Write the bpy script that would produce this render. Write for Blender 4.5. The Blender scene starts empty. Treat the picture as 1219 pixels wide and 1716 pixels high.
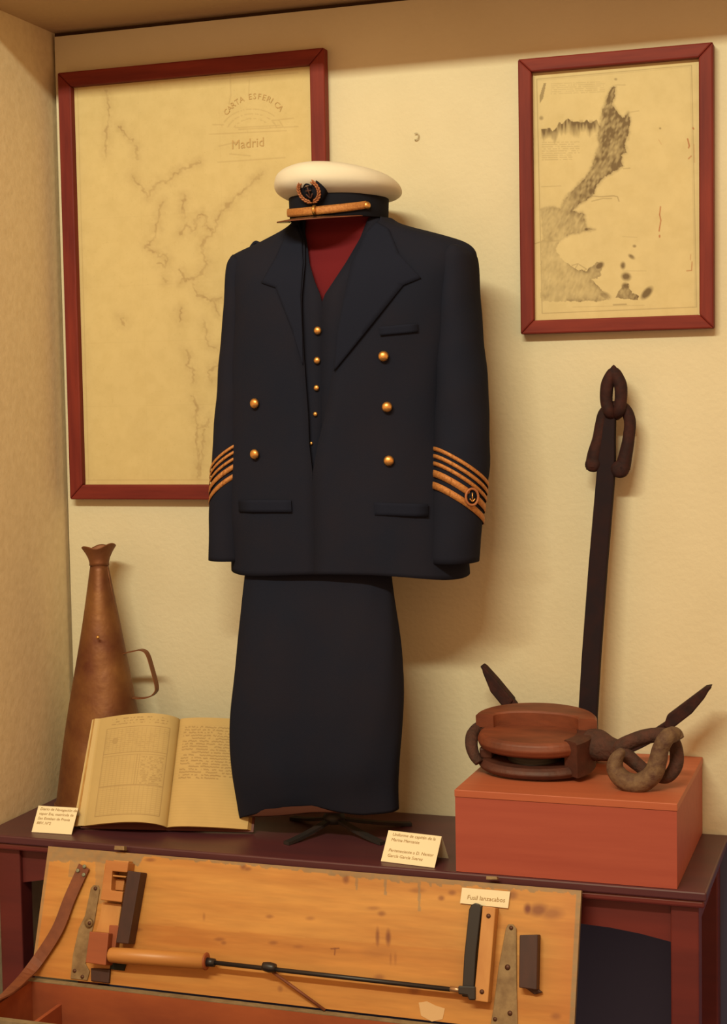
import bpy, bmesh, math, random
import numpy as np
from mathutils import Vector, Matrix
random.seed(4); rng = np.random.default_rng(4)
S = bpy.context.scene; COL = S.collection
PI = math.pi

# ------------------------------------------------------------------ camera
F, YAW, PIT, ROL = 2636.93, .3278, .0667, -.0172
W, H = 1219, 1716
CAM = np.array([.7249, -3.0342, 1.58])
_cy, _sy, _cp, _sp = math.cos(YAW), math.sin(YAW), math.cos(PIT), math.sin(PIT)
_fw = np.array([-_sy*_cp, _cy*_cp, -_sp]); _r0 = np.array([_cy, _sy, 0.]); _u0 = np.cross(_r0, _fw)
_R = math.cos(ROL)*_r0 + math.sin(ROL)*_u0
_U = -math.sin(ROL)*_r0 + math.cos(ROL)*_u0
cd = bpy.data.cameras.new('camera'); cam = bpy.data.objects.new('camera', cd); COL.objects.link(cam)
cd.sensor_fit = 'VERTICAL'; cd.sensor_height = 36; cd.sensor_width = 36; cd.lens = F/H*36
cd.clip_start = .05
M4 = Matrix.Identity(4)
for i in range(3):
    M4[i][0] = _R[i]; M4[i][1] = _U[i]; M4[i][2] = -_fw[i]; M4[i][3] = CAM[i]
cam.matrix_world = M4
S.camera = cam
# ------------------------------------------------------------------ world, lamps, exposure
wd = bpy.data.worlds.new('room_light'); S.world = wd; wd.use_nodes = True
bg = wd.node_tree.nodes['Background']; bg.inputs[0].default_value = (1, .51, .21, 1); bg.inputs[1].default_value = .88
def area(name, loc, target, sx, sy, energy, color):
    l = bpy.data.lights.new(name, 'AREA'); l.shape = 'RECTANGLE'; l.size = sx; l.size_y = sy; l.energy = energy; l.color = color
    o = bpy.data.objects.new(name, l); COL.objects.link(o); o.location = loc
    d = Vector(target)-Vector(loc); o.rotation_euler = d.to_track_quat('-Z', 'Y').to_euler(); return o
area('ceiling_tube_lamp', (-.22, -3.2, 3.50), (-.25, 0, 1.5), 1.8, .16, 102, (1, .95, .66))
S.view_settings.view_transform = 'Standard'; S.view_settings.look = 'None'
S.view_settings.exposure = 0.0; S.view_settings.gamma = 1
S.view_settings.use_curve_mapping = False

# ------------------------------------------------------------------ photo point -> world point on a real plane
def ray(px, py): return _fw + _R*((px-W/2)/F) - _U*((py-H/2)/F)
def onY(px, py, Y): d = ray(px, py); return CAM + d*((Y-CAM[1])/d[1])
def onZ(px, py, Z): d = ray(px, py); return CAM + d*((Z-CAM[2])/d[2])
def onP(px, py, o, n): d = ray(px, py); return CAM + d*(np.dot(np.array(o)-CAM, n)/np.dot(d, n))
def proj(P):
    d = np.asarray(P, float)-CAM; z = d@_fw
    return W/2+F*(d@_R)/z, H/2-F*(d@_U)/z

# ------------------------------------------------------------------ materials
def mat(name, col, rough=.6, metal=0., spec=.5, noise=None, bump=None, attr=None, stretch=(1, 1, 1), wave=None, sheen=0):
    m = bpy.data.materials.new(name); m.use_nodes = True; nt = m.node_tree; N = nt.nodes; L = nt.links
    b = N['Principled BSDF']; b.inputs['Roughness'].default_value = rough; b.inputs['Metallic'].default_value = metal
    b.inputs['Specular IOR Level'].default_value = spec
    if sheen: b.inputs['Sheen Weight'].default_value = sheen
    c4 = lambda c: (c[0], c[1], c[2], 1)
    b.inputs['Base Color'].default_value = c4(col)
    tc = N.new('ShaderNodeTexCoord'); mp = N.new('ShaderNodeMapping'); mp.inputs['Scale'].default_value = stretch
    L.new(tc.outputs['Object'], mp.inputs[0])
    src = None
    if attr:
        a = N.new('ShaderNodeAttribute'); a.attribute_name = attr; src = a.outputs['Color']
        L.new(src, b.inputs['Base Color'])
    if noise:
        col2, scale, detail, lo, hi = noise
        n = N.new('ShaderNodeTexNoise'); n.inputs['Scale'].default_value = scale; n.inputs['Detail'].default_value = detail
        n.inputs['Roughness'].default_value = .6
        L.new(mp.outputs[0], n.inputs['Vector'])
        rp = N.new('ShaderNodeValToRGB'); rp.color_ramp.elements[0].position = lo; rp.color_ramp.elements[1].position = hi
        L.new(n.outputs['Fac'], rp.inputs[0])
        mx = N.new('ShaderNodeMix'); mx.data_type = 'RGBA'
        if src is not None:
            mx.blend_type = 'MULTIPLY'; mx.inputs[0].default_value = 1
            rp.color_ramp.elements[0].color = c4(col2); rp.color_ramp.elements[1].color = (1, 1, 1, 1)
            L.new(src, mx.inputs[6]); L.new(rp.outputs[0], mx.inputs[7])
        else:
            L.new(rp.outputs[0], mx.inputs[0]); mx.inputs[6].default_value = c4(col); mx.inputs[7].default_value = c4(col2)
        L.new(mx.outputs[2], b.inputs['Base Color'])
    if bump:
        sc, st, dist = bump
        n2 = N.new('ShaderNodeTexNoise'); n2.inputs['Scale'].default_value = sc; n2.inputs['Detail'].default_value = 4
        L.new(mp.outputs[0] if wave is None else tc.outputs['Object'], n2.inputs['Vector'])
        bp = N.new('ShaderNodeBump'); bp.inputs['Strength'].default_value = st; bp.inputs['Distance'].default_value = dist
        L.new(n2.outputs['Fac'], bp.inputs['Height']); L.new(bp.outputs[0], b.inputs['Normal'])
    return m
M = dict(
 wall=mat('wall_paint', (.70, .645, .47), .9, spec=.2, noise=((.63, .57, .40), 3, 6, .3, .75), bump=(90, .35, .003)),
 wallrough=mat('rough_wall_paint_lit', (.82, .70, .47), .95, spec=.15, noise=((.74, .62, .40), 60, 5, .35, .7), bump=(75, .35, .002)),  # wall colour lightened for the left side, standing in for light it catches
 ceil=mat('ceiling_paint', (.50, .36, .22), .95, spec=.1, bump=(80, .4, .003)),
 gap=mat('gap_shade', (.06, .03, .015), 1),  # near black rear wall: shade inside the panel gap put into its colour
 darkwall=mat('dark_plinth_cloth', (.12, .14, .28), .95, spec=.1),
 floor=mat('dark_carpet', (.09, .11, .22), 1, spec=.1, noise=((.07, .085, .17), 40, 4, .3, .7)),
 framewood=mat('mahogany_frame', (.24, .040, .017), .42, noise=((.15, .020, .010), 18, 6, .3, .7), stretch=(1, 1, 1)),
 framewood_h=mat('mahogany_frame_rail', (.22, .029, .018), .6, spec=.25, noise=((.105, .010, .010), 40, 6, .3, .7), stretch=(.08, 1, 1)),
 framewood_v=mat('mahogany_frame_stile', (.22, .029, .018), .6, spec=.25, noise=((.105, .010, .010), 40, 6, .3, .7), stretch=(1, 1, .08)),
 paper=mat('aged_chart_paper', (1, 1, 1), .85, attr='print', noise=((.94, .93, .90), 40, 5, .3, .6), spec=.25),
 page=mat('ledger_paper', (1, 1, 1), .85, attr='print', spec=.2),
 pageedge=mat('page_edge', (.50, .30, .10), .9, noise=((.34, .18, .05), 60, 3, .3, .7), stretch=(1, 1, .02)),
 ink=mat('faded_ink', (.50, .345, .15), .9),
 ink2=mat('brown_pen_ink', (.33, .20, .08), .9),
 ink3=mat('card_pen_ink', (.36, .22, .08), .9),
 leafpaper=mat('leaf_paper', (.55, .42, .20), .85),
 cover=mat('book_cover_cloth', (.020, .016, .016), .8),
 coverred=mat('book_cover_leather', (.10, .02, .015), .6),
 navy=mat('navy_wool', (.0120, .0148, .028), .95, spec=.08, noise=((.0150, .0155, .0265), 7, 4, .35, .65), bump=(600, .25, .001)),
 navy2=mat('navy_wool_lapel', (.0120, .0148, .029), .95, spec=.08, bump=(600, .25, .001)),
 lining=mat('garment_lining', (.075, .022, .012), .7),
 red=mat('red_jersey', (.125, .009, .014), .9, spec=.2, bump=(500, .2, .001)),
 gold=mat('gilt_metal', (.72, .38, .11), .35, metal=.85, bump=(160, .25, .002)),
 braid=mat('gold_braid', (.54, .24, .062), .6, metal=.25, noise=((.36, .13, .035), 260, 3, .3, .7), bump=(500, .5, .0015)),
 braiddark=mat('gold_wire_embroidery', (.36, .13, .05), .6, metal=.2, bump=(500, .5, .0015)),
 capwhite=mat('white_cap_cotton', (.70, .67, .56), .75, spec=.3, bump=(9, .25, .01)),
 black=mat('black_cloth', (.010, .011, .018), .9, spec=.1),
 patent=mat('patent_visor', (.010, .008, .010), .25),
 iron=mat('black_iron', (.016, .015, .017), .55, noise=((.035, .018, .014), 30, 4, .45, .75)),
 anchoriron=mat('rusted_anchor_iron', (.022, .009, .010), .8, spec=.25, noise=((.050, .014, .011), 45, 5, .4, .7), bump=(70, .5, .003)),
 shank=mat('painted_shank_iron', (.016, .010, .014), .8, spec=.15, noise=((.026, .011, .012), 20, 4, .4, .8)),
 mega=mat('tarnished_brass', (.26, .115, .036), .50, metal=.45, noise=((.13, .038, .017), 9, 7, .35, .68), bump=(14, .35, .012)),
 megadark=mat('tarnished_brass_mouth', (.20, .075, .030), .5, metal=.45, bump=(20, .4, .01)),
 table=mat('dark_red_table_wood', (.095, .024, .030), .40, noise=((.060, .020, .028), 16, 6, .3, .7), stretch=(.12, 1, 1)),
 tableedge=mat('table_edge_wood', (.15, .024, .020), .42, noise=((.09, .016, .016), 16, 6, .3, .7), stretch=(.12, 1, 1)),
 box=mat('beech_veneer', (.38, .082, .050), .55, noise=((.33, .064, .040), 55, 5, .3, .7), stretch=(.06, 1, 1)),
 boxtop=mat('beech_veneer_lit_top', (.46, .125, .055), .5, noise=((.39, .098, .046), 55, 5, .3, .7), stretch=(.06, 1, 1)),  # same beech veneer made lighter: light falling on the top put into colour
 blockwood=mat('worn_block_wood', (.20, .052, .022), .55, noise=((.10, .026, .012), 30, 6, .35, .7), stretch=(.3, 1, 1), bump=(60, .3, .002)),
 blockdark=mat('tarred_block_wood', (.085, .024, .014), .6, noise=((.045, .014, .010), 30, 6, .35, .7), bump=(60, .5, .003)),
 sheave=mat('dark_sheave', (.022, .018, .016), .6),
 rope=mat('tarred_strop', (.075, .026, .018), .85, noise=((.035, .016, .012), 60, 5, .35, .7), bump=(120, .9, .004)),
 hook=mat('pitted_grey_hook', (.165, .105, .056), .8, noise=((.075, .034, .024), 60, 6, .35, .68), bump=(110, .8, .003)),
 lid=mat('pine_lid', (1, 1, 1), .5, attr='print', noise=((.78, .66, .55), 26, 6, .3, .6), stretch=(.10, 1, 1)),
 pine=mat('pine_wood', (.47, .20, .056), .5, noise=((.38, .14, .036), 30, 6, .3, .7), stretch=(.15, 1, 1)),
 pinered=mat('reddish_pine', (.32, .085, .030), .5, noise=((.25, .065, .024), 30, 6, .3, .7), stretch=(.15, 1, 1)),
 pinelight=mat('yellow_pine', (.54, .27, .082), .5, noise=((.45, .20, .055), 30, 6, .3, .7), stretch=(1, 1, .15)),
 handle=mat('varnished_handle_wood', (.52, .25, .068), .42, noise=((.42, .17, .045), 25, 6, .3, .7), stretch=(.12, 1, 1)),
 boxin=mat('chest_inner_wood', (.40, .105, .036), .6, noise=((.26, .060, .026), 12, 7, .35, .7), stretch=(.35, 1, 1)),
 greypaint=mat('grey_paint', (.26, .20, .115), .7, noise=((.17, .12, .065), 50, 4, .35, .7)),
 greymetal=mat('dull_galvanised_hinge', (.30, .21, .105), .55, metal=.3, noise=((.17, .105, .05), 40, 5, .35, .7)),
 screw=mat('dark_screw_head', (.09, .035, .02), .5, metal=.4),
 rivet=mat('verdigris_rivet', (.22, .24, .17), .5, metal=.4),
 leather=mat('brown_leather', (.205, .062, .025), .6, noise=((.14, .040, .018), 40, 4, .3, .7)),
 darkwood=mat('dark_bar_wood', (.055, .017, .013), .55, noise=((.03, .010, .010), 40, 4, .3, .7), stretch=(1, 1, .2)),
 blackbar=mat('black_steel_bar', (.014, .012, .014), .4),
 green=mat('dark_green_felt', (.013, .018, .015), .9),
 card=mat('cream_card', (.80, .73, .52), .8, spec=.2),
 tape=mat('yellowed_tape', (.62, .42, .22), .35),
 steel=mat('bright_steel', (.5, .33, .2), .35, metal=.8),
)

# ------------------------------------------------------------------ mesh helpers
def link(name, me, m, parent=None, smooth=False):
    o = bpy.data.objects.new(name, me)
    if m: me.materials.append(m)
    COL.objects.link(o)
    if parent is not None:
        o.parent = parent; o.matrix_parent_inverse = parent.matrix_world.inverted()
    if smooth:
        for p in me.polygons: p.use_smooth = True
    return o
def mesh(name, V, Fc, m, parent=None, smooth=False):
    me = bpy.data.meshes.new(name); me.from_pydata([tuple(map(float, v)) for v in V], [], [tuple(f) for f in Fc]); me.update()
    bm = bmesh.new(); bm.from_mesh(me); bmesh.ops.recalc_face_normals(bm, faces=bm.faces); bm.to_mesh(me); bm.free()
    return link(name, me, m, parent, smooth)
def empty(name, loc, label, cat, group=None):
    o = bpy.data.objects.new(name, None); COL.objects.link(o); o.location = loc; o.empty_display_size = .05
    o['label'] = label; o['category'] = cat
    if group: o['group'] = group
    bpy.context.view_layer.update(); return o
def tag(o, label, cat, group=None):
    o['label'] = label; o['category'] = cat
    if group: o['group'] = group
    return o
def struct(o): o['kind'] = 'structure'; return o
def bevel(o, w, seg=2):
    b = o.modifiers.new('b', 'BEVEL'); b.width = w; b.segments = seg; b.limit_method = 'ANGLE'; b.angle_limit = .6; return o
def solid(o, t, off=-1):
    b = o.modifiers.new('s', 'SOLIDIFY'); b.thickness = t; b.offset = off; return o
def box(name, x0, x1, y0, y1, z0, z1, m, parent=None, bev=0):
    V = [(x, y, z) for x in (x0, x1) for y in (y0, y1) for z in (z0, z1)]
    o = mesh(name, V, [(0, 1, 3, 2), (4, 6, 7, 5), (0, 4, 5, 1), (2, 3, 7, 6), (0, 2, 6, 4), (1, 5, 7, 3)], m, parent)
    if bev: bevel(o, bev)
    return o
def extr(name, pts, vec, m, parent=None, bev=0):
    """closed polygon pts (3D) extruded by vec"""
    n = len(pts); P = [np.array(p, float) for p in pts]; v = np.array(vec, float)
    V = P+[p+v for p in P]
    Fc = [tuple(range(n)), tuple(range(2*n-1, n-1, -1))]+[(i, (i+1) % n, n+(i+1) % n, n+i) for i in range(n)]
    o = mesh(name, V, Fc, m, parent)
    if bev: bevel(o, bev)
    return o
def catmull(pts, k=8, closed=False):
    P = [np.array(p, float) for p in pts]; n = len(P); out = []
    rngi = range(n) if closed else range(n-1)
    for i in rngi:
        if closed: a, b, c, d = P[i-1], P[i], P[(i+1) % n], P[(i+2) % n]
        else: a, b, c, d = P[max(i-1, 0)], P[i], P[i+1], P[min(i+2, n-1)]
        for j in range(k):
            t = j/k
            out.append(.5*((2*b)+(-a+c)*t+(2*a-5*b+4*c-d)*t*t+(-a+3*b-3*c+d)*t**3))
    if not closed: out.append(P[-1])
    return out
def tube(name, pts, r, m, parent=None, seg=12, closed=False, k=6, flat=None, up=(0, 0, 1), mod=None):
    """pts path; r scalar or list; flat=(width,thick) multipliers in frame"""
    n0 = len(pts); rr = [r]*n0 if np.isscalar(r) else list(r)
    P4 = [np.append(np.array(p, float), q) for p, q in zip(pts, rr)]
    C = catmull(P4, k, closed) if k > 1 else P4
    n = len(C); V = []; Fc = []
    prev = np.array(up, float)
    for i, c in enumerate(C):
        a = C[(i+1) % n][:3] if (closed or i < n-1) else c[:3]
        b = C[i-1][:3] if (closed or i > 0) else c[:3]
        t = a-b; t /= (np.linalg.norm(t)+1e-12)
        s = np.cross(t, prev)
        if np.linalg.norm(s) < 1e-4: s = np.cross(t, (1, 0, .1))
        s /= np.linalg.norm(s); u = np.cross(s, t)
        if flat is None: prev = u
        for j in range(seg):
            th = 2*PI*j/seg
            f1, f2 = flat if flat else (1, 1)
            q = c[3]*(mod(i/n, th) if mod else 1)
            V.append(c[:3]+q*(f1*math.cos(th)*s+f2*math.sin(th)*u))
    for i in range(n if closed else n-1):
        for j in range(seg):
            a = i*seg+j; b = i*seg+(j+1) % seg; i2 = (i+1) % n
            Fc.append((a, b, i2*seg+(j+1) % seg, i2*seg+j))
    if not closed:
        Fc.append(tuple(range(seg))); Fc.append(tuple(range(len(V)-1, len(V)-1-seg, -1)))
    return mesh(name, V, Fc, m, parent, True)
def lathe(name, prof, c, axis, m, parent=None, seg=32, ref=None, warp=None, cap=True):
    """prof [(r,h)] revolved about axis from c"""
    ax = np.array(axis, float); ax /= np.linalg.norm(ax)
    rf = np.array(ref if ref is not None else ((1, 0, 0) if abs(ax[0]) < .9 else (0, 0, 1)), float)
    e1 = rf-ax*np.dot(rf, ax); e1 /= np.linalg.norm(e1); e2 = np.cross(ax, e1)
    V = []; Fc = []
    for (r, h) in prof:
        for j in range(seg):
            th = 2*PI*j/seg; dr, dh = warp(r, h, th) if warp else (0, 0)
            V.append(np.array(c)+ax*(h+dh)+(r+dr)*(math.cos(th)*e1+math.sin(th)*e2))
    for i in range(len(prof)-1):
        for j in range(seg):
            a = i*seg+j; b = i*seg+(j+1) % seg
            Fc.append((a, b, b+seg, a+seg))
    if cap: Fc.append(tuple(range(seg))); Fc.append(tuple(range(len(V)-1, len(V)-1-seg, -1)))
    return mesh(name, V, Fc, m, parent, True)
def text(name, s, size, o, ux, uy, m, parent, spacing=1, align='LEFT', shear=0, off=.0006):
    """flat lettering at o with unit axes ux (reading) and uy (up)"""
    cu = bpy.data.curves.new('t', 'FONT'); cu.body = s; cu.size = size; cu.space_character = spacing; cu.align_x = align; cu.shear = shear
    cu.resolution_u = 2
    t = bpy.data.objects.new('t', cu); COL.objects.link(t)
    me = bpy.data.meshes.new_from_object(t.evaluated_get(bpy.context.evaluated_depsgraph_get()))
    bpy.data.objects.remove(t)
    ux = np.array(ux, float); ux /= np.linalg.norm(ux); uy = np.array(uy, float); uy /= np.linalg.norm(uy); n = np.cross(ux, uy)
    for v in me.vertices:
        p = np.array(o)+ux*v.co[0]+uy*v.co[1]+n*off; v.co = p
    me.name = name
    return link(name, me, m, parent)
def sheet(name, fn, nx, ny, colfn, m, parent=None, smooth=False):
    """grid surface fn(u,v)->(x,y,z) arrays; print colour colfn(px,py) of the printed sheet"""
    u, v = np.meshgrid(np.linspace(0, 1, nx), np.linspace(0, 1, ny))
    P = np.stack(fn(u.ravel(), v.ravel()), -1)
    px, py = proj(P); C = colfn(px, py, u.ravel(), v.ravel())
    me = bpy.data.meshes.new(name); me.vertices.add(nx*ny); me.vertices.foreach_set('co', P.astype(np.float32).ravel())
    i = np.arange((nx-1)*(ny-1)); a = (i//(nx-1))*nx+i % (nx-1)
    q = np.stack([a, a+1, a+nx+1, a+nx], -1).astype(np.int32)
    me.loops.add(q.size); me.loops.foreach_set('vertex_index', q.ravel())
    me.polygons.add(len(q)); me.polygons.foreach_set('loop_start', (np.arange(len(q))*4).astype(np.int32))
    me.update(calc_edges=True)
    at = me.color_attributes.new('print', 'FLOAT_COLOR', 'POINT')
    at.data.foreach_set('color', np.concatenate([C, np.ones((len(C), 1))], 1).astype(np.float32).ravel())
    return link(name, me, m, parent, smooth)
# print drawing helpers (strength fields over photo coordinates)
def seg_dist(px, py, pts):
    d = np.full(px.shape, 1e9)
    for (x0, y0), (x1, y1) in zip(pts[:-1], pts[1:]):
        dx, dy = x1-x0, y1-y0; L2 = dx*dx+dy*dy+1e-9
        t = np.clip(((px-x0)*dx+(py-y0)*dy)/L2, 0, 1)
        d = np.minimum(d, np.hypot(px-x0-t*dx, py-y0-t*dy))
    return d
def stroke(px, py, pts, w=1., soft=1.):
    return np.clip((w+soft-seg_dist(px, py, pts))/soft, 0, 1)
def inside(px, py, poly):
    r = np.zeros(px.shape, bool); n = len(poly)
    for i in range(n):
        x0, y0 = poly[i]; x1, y1 = poly[(i+1) % n]
        if y0 == y1: continue
        c = ((y0 > py) != (y1 > py)) & (px < (x1-x0)*(py-y0)/(y1-y0)+x0); r ^= c
    return r
_NG = rng.random((64, 64))
def vnoise(x, y, s):
    x = np.asarray(x)/s; y = np.asarray(y)/s; xi = np.floor(x).astype(int); yi = np.floor(y).astype(int); fx = x-xi; fy = y-yi
    fx = fx*fx*(3-2*fx); fy = fy*fy*(3-2*fy); g = lambda a, b: _NG[a % 64, b % 64]
    return (g(xi, yi)*(1-fx)+g(xi+1, yi)*fx)*(1-fy)+(g(xi, yi+1)*(1-fx)+g(xi+1, yi+1)*fx)*fy
def fbm(x, y, s): return .5*vnoise(x, y, s)+.3*vnoise(x+31, y+7, s/2)+.2*vnoise(x+5, y+77, s/4)
def mixc(C, col, a): return C*(1-a[:, None])+np.array(col)*a[:, None]

# ================================================================== SETTING
XL = -.9945; ZC = 2.391; T = .75
struct(box('wall_back', XL+.008, 2.2, 0, .015, T-.01, ZC-.011, M['wall']))
struct(box('wall_back', XL-.2, 2.2, .016, .2, 0, 3.2, M['gap']))
bpy.data.objects['wall_back.001'].name = 'wall_rear'
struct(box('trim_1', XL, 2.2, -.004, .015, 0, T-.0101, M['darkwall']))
struct(box('wall_left', XL-.15, XL, -.42, .016, 0, ZC, M['wallrough']))
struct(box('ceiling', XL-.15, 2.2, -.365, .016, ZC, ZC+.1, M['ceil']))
struct(box('floor', -3, 3, -4, .2, -.05, 0, M['floor']))

# small wire hook left in the wall
P_ = onY(699, 229, -.002)
tag(tube('wall_hook', [P_+np.array([dx, -.003, dz]) for dx, dz in ((-.004, .006), (.002, .006), (.004, .001), (.002, -.005), (-.003, -.006))]+[P_+np.array([-.004, .0015, -.006])], .0011, mat('painted_wire', (.50, .45, .30), .6), None, 6), 'tiny painted wire hook on the bare wall between the two charts', 'hook')

# ================================================================== TABLE
ty = -.3784; tx1 = .4229
tb = empty('table', (-.28, -.19, 0), 'long dark red wooden table against the back wall carrying the exhibits', 'table')
x0t = XL+.003
box('table_top', x0t, tx1, ty, -.006, T-.016, T, M['table'], tb, .003)
box('edge_moulding', x0t, tx1-.004, ty+.005, -.008, T-.030, T-.0165, M['tableedge'], tb, .004)
def leg(x0, x1, y0, y1): box('leg', x0, x1, y0, y1, 0, T-.0305, M['tableedge'], tb, .003)
leg(.360, .408, ty+.018, ty+.062); leg(.360, .408, -.06, -.016); leg(-.965, -.915, ty+.018, ty+.062); leg(-.965, -.915, -.06, -.016)
def apron(x0, x1, y):
    V = []; n = 24
    for i in range(n+1):
        t = i/n; x = x0+(x1-x0)*t; e = min(t, 1-t)
        V.append((x, y, .668 if e > .13 else .668-.018*(1-e/.13)**2))
    extr('apron', V+[(x1, y, T-.0305), (x0, y, T-.0305)], (0, .018, 0), M['tableedge'], tb)
apron(-.915, .360, ty+.028)
box('side_rail', .378, .396, ty+.062, -.06, .655, T-.0305, M['tableedge'], tb)

# ================================================================== FRAMED CHARTS
def frame(name, x0, x1, z0, z1, wd_, label, sheetname, colfn, nx, ny):
    fr = empty(name, ((x0+x1)/2, -.001, z0), label, 'framed map')
    yb, yf = -.0015, -.027
    def rail(pts, m):
        o = extr('frame_rail', [(p[0], yb, p[1]) for p in pts], (0, yf-yb, 0), m, fr, .003); return o
    a, b, c, d = (x0, z0), (x1, z0), (x1, z1), (x0, z1)
    w = wd_; A, B, C_, D = (x0+w, z0+w), (x1-w, z0+w), (x1-w, z1-w), (x0+w, z1-w)
    rail([a, b, B, A], M['framewood_h']); rail([b, c, C_, B], M['framewood_v'])
    rail([c, d, D, C_], M['framewood_h']); rail([d, a, A, D], M['framewood_v'])
    q = .002
    sheet(sheetname, lambda u, v: (x0+w-q+(x1-x0-2*w+2*q)*u, np.full(u.shape, -.012), z1-w+q-(z1-z0-2*w+2*q)*v), nx, ny, colfn, M['paper'], fr)
    box('backing_board', x0+w*.6, x1-w*.6, -.0112, -.002, z0+w*.6, z1-w*.6, M['cover'], fr)
    return fr
PAP = np.array([.63, .53, .285]); INK = np.array([.30, .19, .085])
c1 = lambda L: [(80+x/2.438, 60+y/2.438) for x, y in L]
c2 = lambda L: [(80+x/3.81, 440+y/3.81) for x, y in L]
def leftmap(px, py, u, v):
    C = np.tile(PAP*np.array([1, .965, .9]), (len(px), 1))
    n = fbm(px, py, 60); C *= (.95+.08*n)[:, None]
    jx = px+6*(fbm(px+9, py, 9)-.5)+5*(vnoise(px, py+40, 4)-.5); jy = py+6*(fbm(px, py+90, 9)-.5)+5*(vnoise(px+70, py, 4)-.5)
    lines = [c1([(240, 220), (250, 330), (235, 400), (240, 490)]), c1([(290, 370), (350, 430)]), c1([(360, 450), (365, 500)]),
     c1([(345, 570), (370, 610), (400, 640), (410, 660), (440, 600), (500, 590), (520, 560), (560, 540), (620, 520)]),
     c1([(470, 680), (455, 740), (440, 820), (400, 860), (460, 900), (490, 890), (480, 940), (450, 930)]),
     c1([(560, 655), (555, 700), (560, 740)]), c1([(880, 560), (790, 640), (740, 690), (700, 720), (690, 770), (670, 820), (640, 830), (630, 880), (650, 930), (620, 980), (560, 1000), (550, 980)]),
     c1([(540, 810), (570, 770), (590, 800), (610, 780), (600, 760), (620, 730), (650, 740), (640, 780), (670, 790)]),
     c2([(840, 40), (870, 100), (850, 130)]), c2([(930, 150), (960, 210), (1040, 240), (1110, 230)]), c2([(740, 100), (755, 115)]),
     c2([(1000, 370), (1010, 430), (1020, 520), (1080, 550)]), c2([(925, 850), (965, 920), (935, 990), (960, 1060), (1020, 1040), (1030, 1000)]),
     c2([(960, 1080), (945, 1150), (965, 1230), (960, 1370)]), c2([(1000, 1070), (990, 1160), (985, 1240), (965, 1370)]),
     c2([(880, 560), (910, 610), (890, 650), (930, 690), (925, 760)]), c2([(1085, 650), (1030, 700), (1050, 760)]), c2([(850, 290), (850, 370)]), c2([(1060, 250), (1090, 330)]), c2([(470, 350), (490, 400)])]
    a = np.zeros(px.shape); sh = np.zeros(px.shape)
    for L in lines:
        d = seg_dist(jx, jy, L); a = np.maximum(a, np.clip(1.8-d/1.3, 0, 1)); sh = np.maximum(sh, np.exp(-(d/11)**2))
    a *= .32*(.4+.9*vnoise(px, py, 8)); sh *= .20*fbm(px, py, 12)*1.7
    C = mixc(C, INK, np.clip(a+sh, 0, .6))
    # cartouche flourishes and rules
    b = np.zeros(px.shape)
    for (xa, ya, xb, yb) in [(367, 262-17, 398, 238), (357, 209, 375, 209), (351, 225, 480, 219), (400, 217, 500, 212), (395, 214, 470, 210), (456, 202, 492, 198), (365, 272, 478, 264), (385, 258, 420, 261), (350, 134, 500, 122)]:
        b = np.maximum(b, stroke(px, py, [(xa, ya), (xb, yb)], .3, 1.)*.3)
    for R_ in (34, 44, 54):
        d = np.abs(np.hypot(px-423, (py-226)*1.25)-R_); b = np.maximum(b, np.where(py < 214-(R_-34)*.1, np.clip(1.6-d, 0, 1), 0)*.25*(vnoise(px, py, 3) > .4))
    b = np.maximum(b, stroke(px, py, [(386, 125), (387, 160), (384, 175)], .3, 1)*.3)
    b = np.maximum(b, stroke(px, py, [(418, 135), (417, 160)], .3, 1)*.25)
    # neat lines and folds
    for s, st in ((.018, .30), ):
        e = np.minimum(np.abs(u-s), np.abs(v-(1-s*.75))); b = np.maximum(b, np.clip(1-e/.0022, 0, 1)*st)
    for fv in (.33, .5, .64, .8): b = np.maximum(b, np.clip(1-np.abs(v-fv)/.0015, 0, 1)*.10)
    for fu in (.28, .62): b = np.maximum(b, np.clip(1-np.abs(u-fu)/.0015, 0, 1)*.06)
    C = mixc(C, INK, b)
    sp = (vnoise(px*1.7, py*1.7, 3) > .93)*.12; return mixc(C, INK, sp)
c3 = lambda L: [(850+x/3.301, 60+y/3.3) for x, y in L]
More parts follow.
